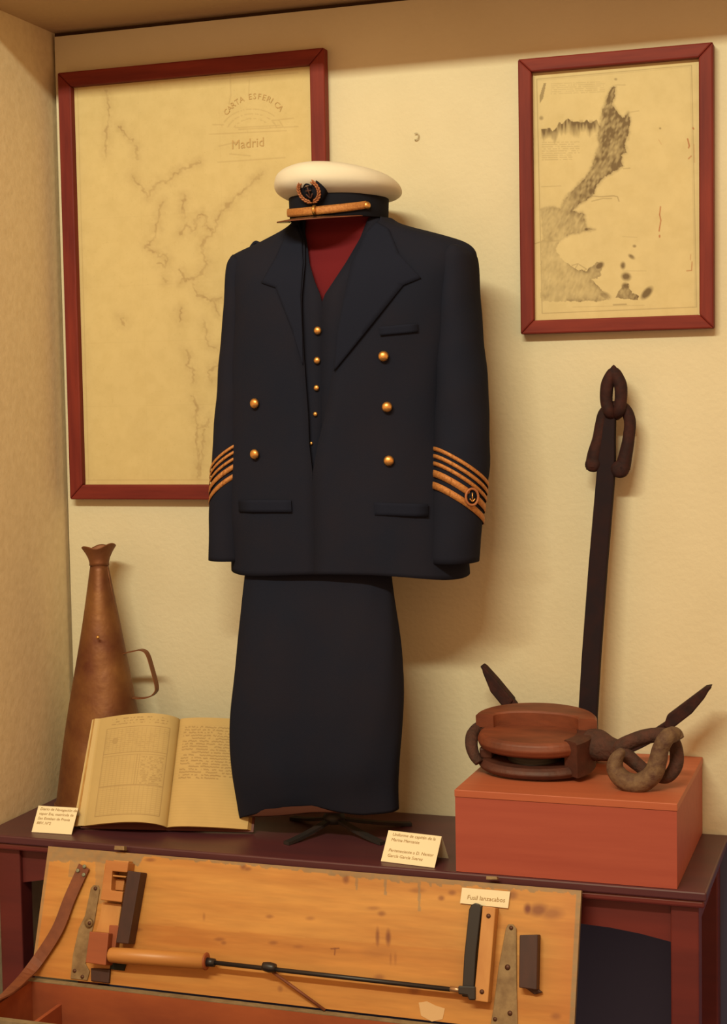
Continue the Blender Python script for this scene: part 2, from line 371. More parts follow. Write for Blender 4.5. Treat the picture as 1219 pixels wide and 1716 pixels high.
def rightmap(px, py, u, v):
    X = (px-850)*3.301; Y = (py-60)*3.3
    C = np.tile(PAP*np.array([1.02, 1.02, 1.04]), (len(px), 1)); C *= (.93+.12*fbm(px, py, 50))[:, None]
    jX = X+16*(fbm(px, py+30, 6)-.5); jY = Y+16*(fbm(px+50, py, 6)-.5)
    P1 = [(575, 290), (600, 285), (600, 312), (580, 375), (610, 420), (640, 460), (675, 425), (680, 480), (668, 560), (652, 590), (662, 645), (632, 655), (638, 720), (600, 745), (540, 780), (495, 830), (480, 875), (440, 905), (395, 935), (360, 968), (425, 985), (432, 1030), (440, 1060), (484, 1072), (420, 1082), (340, 1098), (290, 1130), (210, 1140), (190, 960), (250, 945), (300, 960), (330, 890), (390, 830), (450, 770), (480, 700), (512, 600), (503, 560), (520, 470), (530, 410)]
    P2 = [(190, 1130), (290, 1130), (270, 1180), (300, 1230), (380, 1290), (440, 1300), (500, 1250), (525, 1270), (520, 1330), (470, 1350), (540, 1420), (570, 1450), (540, 1465), (350, 1470), (190, 1470)]
    P3 = [(600, 1450), (640, 1380), (670, 1370), (690, 1420), (730, 1440), (720, 1460)]
    tex = fbm(px, py, 7); tex2 = fbm(px+200, py, 16)
    a = np.zeros(px.shape); D = np.array([.13, .085, .045])
    i1 = inside(jX, jY, P1); d1 = seg_dist(jX, jY, P1+P1[:1])
    up = np.clip((1000-Y)/150, 0, 1)
    a = np.where(i1, (.16+.55*tex2+.38*np.exp(-d1/18)*(X > np.interp(Y, [290, 700, 1000], [560, 520, 330])))*(.50+.42*up)*(.60+.8*vnoise(px+py*.6, py*.3-px*.4, 3)), a)
    a = np.where(~i1, np.maximum(a, .32*np.exp(-(d1/9)**2)*(.4+.6*tex)), a)
    for P, s in ((P2, .26), (P3, .55)):
        i2 = inside(jX, jY, P); d2 = seg_dist(jX, jY, P+P[:1])
        a = np.where(i2, np.maximum(a, s*(.25+.75*tex2)*(.6+.8*vnoise(px+py*.5, py*.3-px*.4, 3))+.30*np.exp(-d2/25)*(X > 330)*tex*1.6), a)
    for (cx, cy, ra, rb, an, s) in [(512, 1272, 26, 17, -.6, .75), (642, 1270, 14, 20, 0, .6), (660, 1332, 26, 22, .3, .7), (690, 1222, 20, 11, .6, .55), (706, 1163, 10, 8, 0, .5), (775, 1422, 40, 20, -.85, .85), (656, 1385, 20, 20, 0, .6), (848, 512, 6, 6, 0, .4), (440, 1070, 10, 8, 0, .9), (602, 240, 9, 7, 0, .4), (190, 455, 12, 12, 0, .35), (540, 1435, 35, 18, .4, .5), (710, 1440, 12, 10, 0, .4)]:
        dx, dy = X-cx, Y-cy; q = np.hypot((dx*math.cos(an)+dy*math.sin(an))/ra, (-dx*math.sin(an)+dy*math.cos(an))/rb)
        a = np.maximum(a, s*np.clip(1.6-q*1.2, 0, 1)*(.7+.5*tex))
    # spiky coast band at left
    yt = np.interp(X, [188, 230, 250, 290, 330, 360, 400, 440, 470, 500, 520], [515, 512, 520, 485, 462, 470, 478, 470, 490, 470, 500])+14*(vnoise(X, X*0, 17)-.5)*2
    w = 45+55*vnoise(X, X*0+9, 12); t = (Y-yt)/w
    a = np.maximum(a, np.where((X > 188) & (X < 520) & (t > 0) & (t < 1), (.75*(1-t)**.8)*(.45+.8*vnoise(X, Y*.25, 9)), 0))
    pk = (np.sin(X/9) > .3) & (X > 350) & (X < 500) & (Y > 460) & (Y < 520); a = np.maximum(a, pk*.45*(1-np.abs(Y-490)/30).clip(0, 1))
    a = np.maximum(a, np.where(inside(X, Y, [(205, 260), (217, 262), (200, 345), (180, 378), (182, 330)]), .4, 0))
    def S_(L, w_=1.0, s=.5): return stroke(X, Y, L, w_, 3)*s
    b = np.maximum.reduce([S_([(165, 240), (1022, 163), (1050, 1500), (195, 1535), (165, 240)], .6, .42), S_([(170, 248), (1014, 172), (1042, 1492)], .4, .16),
      S_([(455, 885), (520, 890), (590, 885), (612, 890), (620, 915)], 1, .5), S_([(470, 915), (530, 900), (580, 900)], 1, .4), S_([(155, 1150), (200, 1135), (290, 1135)], 1, .4),
      S_([(190, 835), (300, 830)], .5, .25), S_([(190, 1290), (330, 1330), (340, 1450)], 1, .25), S_([(640, 1300), (770, 1300)], .5, .2), S_([(640, 1110), (720, 1115)], .5, .2), S_([(365, 1500), (760, 1490)], .5, .2), S_([(590, 1488), (660, 1485)], 3, .4), S_([(600, 272), (655, 272)], 1, .25), S_([(685, 422), (730, 415)], 1, .25), S_([(645, 735), (680, 732)], 2, .3), S_([(360, 1270), (395, 1260), (375, 1290), (410, 1310), (440, 1290), (400, 1265)], 1, .4)])
    for k in range(9):
        y = 590+k*12; b = np.maximum(b, S_([(195, y), ((400 if k < 6 else 360), y-3)], .6, .30)*(vnoise(X, Y, 8) > .35))
    for k in range(6):
        y = 262+k*11; b = np.maximum(b, S_([(245, y+4), (540, y-8)], .8, .20)*(vnoise(X, Y, 7) > .3))
    a = np.clip(np.maximum(np.clip(a*1.45, 0, .9), b), 0, .93)
    C = mixc(C, D, a)
    r = np.maximum.reduce([S_([(850, 945), (845, 990), (852, 1020), (842, 1080)], 1.5, .8), S_([(845, 1105), (845, 1112)], 3, .7), S_([(1000, 570), (1010, 610), (1005, 620)], 2, .8), S_([(1020, 665), (1005, 680)], 1.5, .7), S_([(1017, 1210), (1015, 1240)], .5, .5), S_([(1025, 1250), (1022, 1298), (995, 1300)], 1, .7), S_([(1030, 510), (1033, 515)], 3, .7), S_([(840, 575), (855, 600)], .5, .3), S_([(1035, 600), (1038, 700)], .5, .4)])
    return mixc(C, (.36, .085, .03), r)
fl = frame('framed_chart', -.9675, -.3652, 1.3916, 2.2979, .0315, 'large mahogany framed pale nautical chart hanging on the wall behind the uniform', 'chart_sheet', leftmap, 330, 560)
fr2 = frame('framed_chart', .0305, .3988, 1.7152, 2.2406, .0262, 'smaller mahogany framed chart with dark peninsula hanging above the anchor', 'chart_sheet', rightmap, 290, 420)
# lettering on the large chart: arched title, city name
def chart_letters(s, cx, cy, R_, span, size, lift):
    c = onY(cx, cy, -.0125)
    n = len(s)
    for i, ch in enumerate(s):
        if ch == ' ': continue
        th = (i/(n-1)-.5)*span
        ux = np.array([math.cos(th), 0, -math.sin(th)]); uy = np.array([math.sin(th), 0, math.cos(th)])
        o = c+np.array([0, 0, -lift])+uy*R_
        yield text('t', ch, size, o-ux*size*.3, ux, uy, M['ink'], None)
def join(objs, name, parent):
    V = []; Fc = []; b = 0
    for o in objs:
        V += [tuple(v.co) for v in o.data.vertices]; Fc += [tuple(i+b for i in p.vertices) for p in o.data.polygons]; b = len(V)
    m = objs[0].data.materials[0]
    for o in objs: bpy.data.objects.remove(o)
    me = bpy.data.meshes.new(name); me.from_pydata(V, [], Fc); me.update()
    return link(name, me, m, parent)
join(list(chart_letters('CARTA ESFERICA', 424, 166, .072, 1.75, .0165, .072)), 'lettering', fl)
c = onY(388, 250, -.0125); text('lettering', 'Madrid', .026, c, (1, 0, .02), (0, 0, 1), M['ink'], fl)

# ================================================================== UNIFORM
YS = -.17
def se(a, b, n, ph, g=0, gw=.25):
    """superellipse point, phi=0 at the front (-y), positive towards +x; g = front/back groove"""
    s, c_ = math.sin(ph), math.cos(ph)
    x = a*math.copysign(abs(s)**(2/n), s); y = -b*math.copysign(abs(c_)**(2/n), c_)
    if g: y *= 1-g*math.exp(-(x/(a*gw))**2)
    return x, y
class Body:
    def __init__(s, rows, n=2.35, y0=YS, sub=5):
        R_ = []
        for (pl, ql, pr, qr, b) in rows:
            A = onY(pl, ql, y0); B = onY(pr, qr, y0); xc = (A[0]+B[0])/2; h = (B[0]-A[0])/2
            tan = (CAM[0]-xc)/(y0-CAM[1]); a = math.sqrt(max(h*h-(b*tan)**2, (.55*h)**2))
            R_.append([xc, (A[2]+B[2])/2, a, b, (B[2]-A[2])/(2*h)])
        R_ = catmull(R_, sub); s.R = R_; s.n = n; s.y0 = y0
        s.z = np.array([r[1] for r in R_])
    def at(s, z):
        o = np.argsort(s.z); zz = s.z[o]; g = lambda i: float(np.interp(z, zz, np.array([r[i] for r in s.R])[o]))
        return g(0), g(2), g(3), g(4)
    def front(s, px, py, off=0):
        Y = s.y0-.1
        for _ in range(30):
            P = onY(px, py, Y); xc, a, b, t = s.at(P[2]-0*P[0])
            q = min(abs((P[0]-xc)/a), .97); Yn = s.y0-(b*(1-q**s.n)**(1/s.n)) - off
            Y = .5*Y+.5*Yn
        return onY(px, py, Y)
    def normal(s, P):
        xc, a, b, t = s.at(P[2]); x = (P[0]-xc)/a; y = (P[1]-s.y0)/b
        n = np.array([math.copysign(abs(x)**(s.n-1), x)/a, math.copysign(abs(y)**(s.n-1), y)/b, 0]); return n/np.linalg.norm(n)
    def build(s, name, m, parent, gap=None, shrink=0, seg=72, closetop=False, closebot=False, groove=None, wr=.0015, hem=None, thick=.003):
        V = []; Fc = []; rows = []
        for k, (xc, zc, a, b, t) in enumerate(s.R):
            a2, b2 = a-shrink, b-shrink
            if gap:
                pyc = proj((xc, s.y0-b, zc))[1]
                gl = np.interp(pyc, [g[0] for g in gap], [g[1] for g in gap]); gr = np.interp(pyc, [g[0] for g in gap], [g[2] for g in gap])
                XLg = onY(gl, pyc, s.y0-b)[0]-xc; XRg = onY(gr, pyc, s.y0-b)[0]-xc
                f = lambda X: math.copysign(math.asin(min(abs(X/a2), .98)**(s.n/2)), X)
                pa, pb = f(XRg), 2*PI+f(XLg)
                if gr-gl < .5: pb = pa+2*PI
                PH = np.linspace(pa, pb, seg+1)
            else: PH = np.linspace(0, 2*PI, seg+1)[:-1]
            row = []
            for ph in PH:
                g = groove(zc) if groove else 0
                x, y = se(a2, b2, s.n, ph, g)
                wq = wr*(math.sin(ph*5+zc*9)+.7*math.sin(ph*9-zc*21+2)) if wr else 0
                dz = hem(k/(len(s.R)-1), ph) if hem else 0
                r_ = math.hypot(x, y)+1e-9
                row.append(len(V)); V.append((xc+x*(1+wq/r_), s.y0+y*(1+wq/r_), zc+t*x+dz))
            rows.append(row)
        for A, B in zip(rows[:-1], rows[1:]):
            n = len(A)
            for j in range(n-1 if gap else n): Fc.append((A[j], A[(j+1) % n], B[(j+1) % n], B[j]))
        if closetop: Fc.append(tuple(rows[-1]))
        if closebot: Fc.append(tuple(rows[0]))
        o = mesh(name, V, Fc, m, parent, True)
        if thick: solid(o, thick, -1)
        return o
def patch(name, poly, surf, off, th, m, parent, cuts=3):
    """cloth patch: polygon laid on a curved body"""
    bm = bmesh.new(); vs = [bm.verts.new((x, y, 0)) for x, y in poly]; bm.faces.new(vs)
    bmesh.ops.triangulate(bm, faces=bm.faces[:])
    for _ in range(cuts): bmesh.ops.subdivide_edges(bm, edges=bm.edges[:], cuts=1, use_grid_fill=True)
    bmesh.ops.triangulate(bm, faces=bm.faces[:])
    for v in bm.verts:
        v.co = Vector(surf(v.co.x, v.co.y, off))
    me = bpy.data.meshes.new(name); bm.to_mesh(me); bm.free()
    o = link(name, me, m, parent, True); solid(o, th, 0); return o
jrows = [(392, 950, 787, 962, .122), (391, 900, 782, 905, .122), (386, 850, 775, 850, .12), (384, 740, 766, 740, .115), (388, 640, 766, 640, .118), (391, 540, 778, 540, .120), (386, 480, 790, 475, .112), (384, 448, 799, 441, .098),
         (390, 432, 797, 420, .085), (408, 421, 781, 406, .078), (430, 411, 752, 396, .072), (455, 398, 722, 388, .066), (475, 387, 690, 380, .062), (487, 378, 668, 373, .058), (493, 370, 655, 365, .056)]
J = Body(jrows)
cx0 = J.at(1.5)[0]
zb = J.R[0][1]
jk = empty('jacket', (cx0, YS, zb), 'navy double breasted officer jacket with gold buttons and cuff braid hanging on the stand', 'jacket')
GJ = [(340, 496, 634), (370, 498, 630), (385, 506, 616), (400, 509, 610), (440, 510, 588), (498, 506, 576), (554, 508, 566), (604, 510, 560), (650, 513, 553), (694, 517, 546), (743, 519, 534), (790, 524, 525), (800, 524.5, 524.8), (1000, 524.5, 524.8)]
def jhem(t, ph): return 0 if t > .04 else .006*math.sin(ph*3+1)*(1-t/.04)
J.build('jacket_body', M['navy'], jk, gap=GJ, wr=.0018, hem=jhem)
# sleeves
class Sleeve:
    def __init__(s, rows):
        R_ = []
        for (py, pi_, po, Y, b) in rows:
            A = onY(pi_, py, Y); B = onY(po, py, Y); h = abs(B[0]-A[0])/2; xc = (A[0]+B[0])/2
            tan = (CAM[0]-xc)/(Y-CAM[1]); a = math.sqrt(max(h*h-(b*tan)**2, (.6*h)**2))
            R_.append([xc, Y, (A[2]+B[2])/2, a, b])
        s.R = catmull(R_, 5); s.z = np.array([r[2] for r in s.R]); s.o = np.argsort(s.z)
    def pt(s, ph, z, off=0):
        g = lambda i: float(np.interp(z, s.z[s.o], np.array([r[i] for r in s.R])[s.o]))
        x, y = se(g(3)+off, g(4)+off, 2.1, ph); return np.array([g(0)+x, g(1)+y, z])
    def build(s, name, parent):
        V = []; Fc = []; n = 36
        for k, (xc, yc, zc, a, b) in enumerate(s.R):
            for j in range(n):
                ph = 2*PI*j/n; x, y = se(a, b, 2.1, ph); w_ = 1+.012*math.sin(ph*3+zc*40)+.01*math.sin(ph*2-zc*70)
                V.append((xc+x*w_, yc+y*w_, zc))
        for k in range(len(s.R)-1):
            for j in range(n): Fc.append((k*n+j, k*n+(j+1) % n, (k+1)*n+(j+1) % n, (k+1)*n+j))
        Fc.append(tuple(range(n))); Fc.append(tuple(range(len(V)-n, len(V))))
        return mesh(name, V, Fc, M['navy'], parent, True)
SR = Sleeve([(411, 757, 776, -.17, .035), (415, 750, 788, -.17, .05), (424, 742, 797, -.17, .06), (440, 738, 803, -.17, .066), (500, 733, 806, -.172, .068), (570, 730, 812, -.175, .068), (640, 728, 818, -.18, .066), (700, 727, 821, -.185, .064), (780, 727, 821, -.192, .062), (830, 724, 815, -.196, .060), (870, 722, 810, -.198, .058), (941, 716, 803, -.20, .056)])
SL = Sleeve([(429, 408, 397, -.17, .035), (434, 425, 388, -.17, .05), (446, 440, 381, -.17, .06), (480, 446, 378, -.17, .066), (560, 446, 372, -.172, .066), (620, 444, 367, -.175, .064), (680, 440, 362, -.18, .062), (757, 437, 357, -.186, .060), (830, 433, 353, -.19, .058), (880, 430, 351, -.192, .056), (937, 428, 350, -.195, .054)])
sr = SR.build('sleeve', jk); sl = SL.build('sleeve', jk)
def braid(Sv, parent, side, zmid, th, k1=.38, k2=.55, ph0=0, ph1=2*PI):
    V = []; Fc = []; n = 96
    for i in range(n+1):
        ph = ph0+(ph1-ph0)*i/n
        for q in (-.5, 0, .5):
            P0 = Sv.pt(ph, zmid); dx = P0[0]-np.interp(zmid, Sv.z[Sv.o], np.array([r[0] for r in Sv.R])[Sv.o]); dy = P0[1]-np.interp(zmid, Sv.z[Sv.o], np.array([r[1] for r in Sv.R])[Sv.o])
            z = zmid+q*th-k1*dy-k2*side*dx
            V.append(Sv.pt(ph, z, .0024 if q == 0 else .0018))
    for i in range(n):
        for q in (0, 1): Fc.append((i*3+q, i*3+q+1, i*3+q+4, i*3+q+3))
    return solid(mesh('cuff_braid', V, Fc, M['braid'], parent, True), .0008, 1)
def zpx(px, py, Y): return onY(px, py, Y)[2]
for py, th in ((784, .0075), (796, .0075), (808, .0075), (824, .013), (843, .013)):
    braid(SR, sr, 1, zpx(775, py, -.19), th)
for py, th in ((770, .0065), (780, .0065), (791, .0065), (804, .011), (820, .011)):
    braid(SL, sl, -1, zpx(375, py, -.19), th, .25, .75)
# anchor badge on the near cuff
bc = SR.pt(.75, zpx(781, 832, -.23), .004); bn = np.array([math.sin(.62), -math.cos(.62), 0.]); bu = np.array([0, 0, 1.])
bs = np.cross(bu, bn)
lathe('cuff_badge', [(.0, 0), (.0115, 0), (.0115, .002), (.0, .003)], bc-bn*.002, bn, M['black'], sr, 24)
cb = tube('badge_ring', [bc+.012*(math.cos(t)*bs+math.sin(t)*1.25*bu)+bn*.002 for t in np.linspace(0, 2*PI, 13)[:-1]], .0024, M['braiddark'], sr, 8, True, 3)
tube('badge_anchor', [bc+bn*.004+bu*.008, bc+bn*.004-bu*.007], .0012, M['gold'], sr, 6, k=1)
tube('badge_anchor', [bc+bn*.004+bs*.005-bu*.003, bc+bn*.004-bu*.008, bc+bn*.004-bs*.005-bu*.003], .0012, M['gold'], sr, 6, k=4)
# lapels, collar, pockets
GR = dict(surf=J.front)
patch('lapel', [(497, 378), (480, 392), (462, 432), (438, 474), (462, 482), (492, 560), (508, 612), (507, 560), (504, 498), (508, 440), (506, 400)], J.front, .0040, .0022, M['navy2'], jk)
patch('lapel', [(632, 372), (652, 384), (668, 424), (706, 466), (676, 478), (610, 560), (560, 622), (565, 560), (577, 498), (590, 440), (612, 392)], J.front, .0040, .0022, M['navy2'], jk)
patch('breast_pocket', [(636, 548), (700, 542), (701, 556), (637, 562)], J.front, .004, .002, M['navy2'], jk, 2)
for poly in ([(400, 838), (488, 838), (489, 858), (401, 858)], [(628, 842), (718, 845), (718, 866), (628, 863)]):
    patch('pocket_flap', poly, J.front, .004, .002, M['navy2'], jk, 2)
tube('shoulder_loop', [onY(421, 416, -.17)+np.array([0, 0, .002]), onY(428, 409, -.17)+np.array([0, 0, .003]), onY(436, 408, -.17)+np.array([0, 0, -.001])], .0035, M['navy'], jk, 8)
def button(surf, px, py, r, parent, body):
    P = surf(px, py, .0025); n = body.normal(P)
    lathe('button', [(0, 0), (r*.9, 0), (r, r*.25), (r*.93, r*.5), (r*.7, r*.78), (r*.35, r*.92), (0.0001, r*.95)], P, n, M['gold'], parent, 20)
for px, py in ((643, 597), (649, 682), (652, 772), (428, 676), (428, 761)): button(J.front, px, py, .0098, jk, J)
# waistcoat
WB = Body([(r[0]+14, r[1], r[2]-14, r[3], r[4]-.010) if r[1] > 400 else (r[0]+5, r[1]+2, r[2]-6, r[3]+2, r[4]-.008) for r in jrows[1:]])
wc = empty('waistcoat', (cx0, YS, WB.R[0][1]), 'navy waistcoat with a centre row of small gold buttons under the open jacket', 'waistcoat')
GW = [(340, 506, 622), (385, 510, 609), (400, 513, 604), (440, 518, 580), (470, 527, 560), (500, 539.5, 540.2), (520, 540, 540.1), (1000, 540, 540.1)]
WB.build('waistcoat_body', M['navy'], wc, gap=GW, wr=.0008, thick=.002)
for px, py, r in ((533, 554, .0076), (532, 604, .0066), (531, 650, .0055), (529, 694, .0044), (522, 743, .0032)): button(WB.front, px, py, r, wc, WB)
# trousers
TB = Body([(402, 1371, 668, 1357, .045), (399, 1340, 668, 1320, .055), (393, 1290, 671, 1280, .070), (390, 1240, 675, 1230, .074), (391, 1180, 677, 1165, .074), (398, 1100, 672, 1090, .066), (406, 1020, 663, 1020, .054), (412, 955, 654, 955, .044), (416, 925, 650, 925, .040)], n=2.5, y0=-.225)
tr = empty('trousers', (TB.R[0][0], -.225, TB.R[0][1]), 'navy uniform trousers hanging below the jacket with hems near the table', 'trousers')
zcr = TB.at(1.0)[0]
def front_lift(x, y):
    if y > -.004: return 0
    xs = np.array([-.155, -.13, -.09, -.045, 0., .045, .075, .10, .16])
    return float(np.interp(x, xs, [0, .008, .020, .026, .024, .013, .006, .001, 0]))
def thm(extra):
    def f(t, ph):
        if t > .14: return 0
        x, y = se(.150, .045, 2.5, ph); return (1-t/.14)*(front_lift(x, y)+(extra if y < -.004 else 0))
    return f
TB.build('trouser_legs', M['navy'], tr, groove=lambda z: .30*max(0, min(1, (1.2-z)/.35)), wr=.0016, hem=thm(0), thick=.002)
liner = Body.__new__(Body); liner.R = TB.R[:9]; liner.n = 2.5; liner.y0 = -.225
liner.build('hem_lining', M['lining'], tr, shrink=.0045, groove=lambda z: .30*max(0, min(1, (1.2-z)/.35)), wr=0, hem=thm(.014), thick=.001)
# mannequin stand
ms = empty('mannequin_stand', (-.32, YS, T), 'black iron mannequin stand with splayed feet and dark red bust under the uniform', 'stand')
MB_ = Body([(r[0]+34, r[1], r[2]-34, r[3], r[4]-.026) if r[1] > 470 else (r[0]+22, r[1]+6, r[2]-22, r[3]+6, r[4]-.019) if r[1] > 400 else (r[0]+14, r[1]+4, r[2]-16, r[3]+4, r[4]-.012) for r in jrows[4:]]+[(505, 355, 640, 352, .045), (512, 335, 632, 332, .042)])
MB_.build('bust', M['red'], ms, wr=0, thick=0, closetop=True, closebot=True)
hub = np.array([-.318, -.178, T+.030])
lathe('pole', [(.011, 0), (.011, .62)], hub+np.array([0, 0, -.004]), (0, 0, 1), M['iron'], ms, 16)
lathe('hub', [(.02, -.012), (.022, 0), (.016, .014)], hub, (0, 0, 1), M['iron'], ms, 20)
for e in ((-.374, -.294), (-.196, -.245), (-.185, -.098), (-.430, -.118)):
    d = np.array([e[0]-hub[0], e[1]-hub[1], 0]); L = np.linalg.norm(d); d /= L; s_ = np.array([-d[1], d[0], 0])*.0075
    V = []; n = 10
    for i in range(n+1):
        t = i/n; p = np.array([hub[0], hub[1], 0])+d*L*t; z = T+.0005+.024*(1-t)**1.4
        for (q, dz) in ((-1, 0), (1, 0), (1, .006), (-1, .006)): V.append((p[0]+q*s_[0], p[1]+q*s_[1], z+dz))
    Fc = [(0, 1, 2, 3), (4*n, 4*n+3, 4*n+2, 4*n+1)]+[(4*i+j, 4*i+(j+1) % 4, 4*i+4+(j+1) % 4, 4*i+4+j) for i in range(n) for j in range(4)]
    mesh('foot', V, Fc, M['iron'], ms)

# ================================================================== CAP
cc = onY(569, 369, YS)
cap = empty('officer_cap', cc, 'white topped officer cap with black band, gilt strap and badge above the jacket', 'cap')
ca = math.radians(-15); fwd = np.array([math.sin(ca), -math.cos(ca), 0.]); rgt = np.array([math.cos(ca), math.sin(ca), 0.])
tf, tr_ = .015, -.005    # tilt: lowers front slightly
def cp(ph, a, b, z, dz=0):
    q = rgt*(a*math.sin(ph))+fwd*(b*math.cos(ph)); f = b*math.cos(ph); s_ = a*math.sin(ph)
    return cc+q+np.array([0, 0, z+dz-tf*f+tr_*s_])
def caploft(name, rings, m, top=False, bot=False, wr=0, thick=0):
    n = 64; V = []; Fc = []
    for (a, b, z, fz) in rings:
        for j in range(n):
            ph = 2*PI*j/n; w_ = 1+wr*(math.sin(ph*5+1)+.6*math.sin(ph*8+z*90))
            V.append(cp(ph, a*w_, b*w_, z, fz*math.cos(ph)))
    for k in range(len(rings)-1):
        for j in range(n): Fc.append((k*n+j, k*n+(j+1) % n, (k+1)*n+(j+1) % n, (k+1)*n+j))
    if top: Fc.append(tuple(range(len(V)-n, len(V))))
    if bot: Fc.append(tuple(range(n)))
    o = mesh(name, V, Fc, m, cap, True)
    if thick: solid(o, thick, -1)
    return o
caploft('band', [(.0905, .099, -.002, 0), (.0915, .100, 0, 0), (.092, .101, .020, 0), (.0925, .102, .040, .002), (.090, .099, .043, .002)], M['black'], thick=.002)
caploft('crown', catmull([(.0885, .098, .038, .002), (.097, .108, .040, .003), (.108, .124, .046, .006), (.1155, .133, .054, .009), (.1165, .134, .063, .013), (.112, .129, .072, .016), (.100, .115, .080, .017), (.078, .090, .0855, .015), (.045, .052, .088, .008), (.01, .012, .0885, 0)], 4), M['capwhite'], top=True, wr=.010, thick=0)
# visor
V = []; n = 28; k = 7
for i in range(n+1):
    ph = -1.12+2.24*i/n
    for q in range(k+1):
        t = q/k; ext = .048*math.cos(ph*PI/2/1.12)**.7*t if abs(ph) < 1.119 else 0
        V.append(cp(ph, .0925+ext*.55, .101+ext, -.001-.010*t*math.cos(ph*PI/2/1.12)))
Fc = [(i*(k+1)+q, i*(k+1)+q+1, (i+1)*(k+1)+q+1, (i+1)*(k+1)+q) for i in range(n) for q in range(k)]
solid(mesh('visor', V, Fc, M['patent'], cap, True), .0025, 0)
tube('visor_rim', [cp(ph, .0925+.0485*.55*math.cos(ph*PI/2/1.12)**.7, .101+.0485*math.cos(ph*PI/2/1.12)**.7, -.001-.010*math.cos(ph*PI/2/1.12)) for ph in np.linspace(-1.1, 1.1, 15)], .0013, M['leather'], cap, 6, k=2)
# chin strap
V = []; n = 40
for i in range(n+1):
    ph = -1.18+2.36*i/n; w_ = .0065+.0012*math.cos(ph)
    zc_ = .0085+.0105*(abs(ph)/1.18)**2
    for q in (-1, -.33, .33, 1): V.append(cp(ph, .0955+(.0010 if abs(q) < .5 else 0), .1040+(.0010 if abs(q) < .5 else 0), zc_+q*w_))
Fc = [(i*4+q, i*4+q+1, (i+1)*4+q+1, (i+1)*4+q) for i in range(n) for q in range(3)]
st = solid(mesh('chin_strap', V, Fc, M['braid'], cap, True), .0012, 0)
for ph in (.18, ): lathe('strap_slide', [(.0095, -.002), (.0095, .002)], cp(ph, .097, .107, .0095), rgt*math.cos(ph)-fwd*math.sin(ph), M['gold'], cap, 12)
for ph in (-1.2, 1.2):
    nn = rgt*math.sin(ph)+fwd*math.cos(ph)
    lathe('strap_button', [(0, 0), (.0065, 0), (.0072, .002), (.006, .004), (.003, .0058), (.0001, .0062)], cp(ph, .0945, .103, .018), nn, M['gold'], cap, 16)
# badge
bO = cp(.16, .1, .1065, .044)+fwd*.013; _t = math.radians(27); bsx = rgt; bz = np.array([0, 0, math.cos(_t)])+fwd*math.sin(_t); bn = fwd*math.cos(_t)-np.array([0, 0, math.sin(_t)])
lathe('badge_patch', [(0, -.018), (.0275, -.018), (.0275, .003), (.0, .004)], bO-bn*.003, bn, M['black'], cap, 32, warp=lambda r, h, th: (0, 0))
for sd in (-1, 1):
    tube('laurel_stem', [bO+bn*.003+bsx*sd*.0238*math.sin(t)-bz*.0238*math.cos(t)*.95 for t in np.linspace(.05, 2.35, 8)], .0016, M['braiddark'], cap, 6, k=3)
    for i in range(9):
        t = .15+2.1*i/8; p = bO+bn*.0035+bsx*sd*.0215*math.sin(t)-bz*.0215*math.cos(t)*.95
        tg = bsx*sd*math.cos(t)+bz*math.sin(t); rd = bsx*sd*math.sin(t)-bz*math.cos(t)
        for s_ in (-1, 1):
            tube('laurel_leaf', [p, p+tg*.004+rd*s_*.0022, p+tg*.0085+rd*s_*.003], [.0008, .0021, .0004], M['braiddark'], cap, 5, k=2)
tube('badge_crown', [bO+bn*.004+bsx*q*.009+bz*(.008+.006*(1-q*q)) for q in (-1, -.5, 0, .5, 1)], .0014, M['black'], cap, 6, k=3)
tube('badge_anchor', [bO+bn*.004+bz*.008, bO+bn*.004-bz*.012], .0013, M['lining'], cap, 6, k=1)
tube('badge_anchor', [bO+bn*.004+bsx*.007-bz*.005, bO+bn*.004-bz*.013, bO+bn*.004-bsx*.007-bz*.005], .0013, M['lining'], cap, 6, k=4)
tube('badge_anchor', [bO+bn*.004+bsx*.006+bz*.001, bO+bn*.004-bsx*.006+bz*.001], .0013, M['lining'], cap, 6, k=1)

# ================================================================== MEGAPHONE
mc = np.array([-.852, -.116, T+.0055]); mtop = onY(166.5, 946, -.090)
mg = empty('megaphone', mc, 'tall tarnished brass speaking trumpet standing on its bell in the left corner', 'megaphone')
ax = mtop-mc; hL = np.linalg.norm(ax); ax /= hL
def mw(r, h, th):
    return (r*.035*math.sin(2*th+h*7)+r*.02*math.sin(3*th-h*15)+(-.007*math.exp(-((th-4.9)/.35)**2-((h-.13)/.03)**2)), 0)
lathe('bell', [(.1045, 0), (.104, .004)]+[(.103+(.0195-.103)*t, .006+(hL-.006)*t) for t in np.linspace(0, 1, 40)], mc, ax, M['mega'], mg, 64, warp=mw)
lathe('bell_rim', [(.1035, 0), (.1065, .001), (.1065, .006), (.1035, .007)], mc, ax, M['megadark'], mg, 48, cap=False, warp=mw)
def mw2(r, h, th): return (.0035*math.sin(2*th+.5)*(h/.04), (.004*math.sin(3*th+2)+.003*math.cos(th-.3))*(h/.04))
mo = lathe('mouthpiece', [(.0195, -.002), (.0185, .004), (.020, .014), (.0245, .026), (.0300, .036), (.0315, .0385)], mtop, ax, M['megadark'], mg, 36, cap=False, warp=mw2); solid(mo, .0016, -1)
tube('seam', [mtop*(1-t)+(mc+np.array([.104, -.0, 0]))*t+ (np.array([.019, -.0, 0]))*(1-t)+np.array([.0, -.002, 0]) for t in np.linspace(.0, .99, 8)], .0014, M['megadark'], mg, 6, k=2)
lathe('rivet', [(0, 0), (.004, 0), (.003, .002), (.0001, .003)], onY(164, 1068, -.152), (0, -1, .2), M['gold'], mg, 10)
hp = [onY(x, y, -.10) for x, y in ((196, 1100), (211, 1095), (224, 1092), (238, 1090), (247, 1097), (255, 1122), (262, 1150), (260, 1160), (250, 1167), (232, 1169), (214, 1166))]
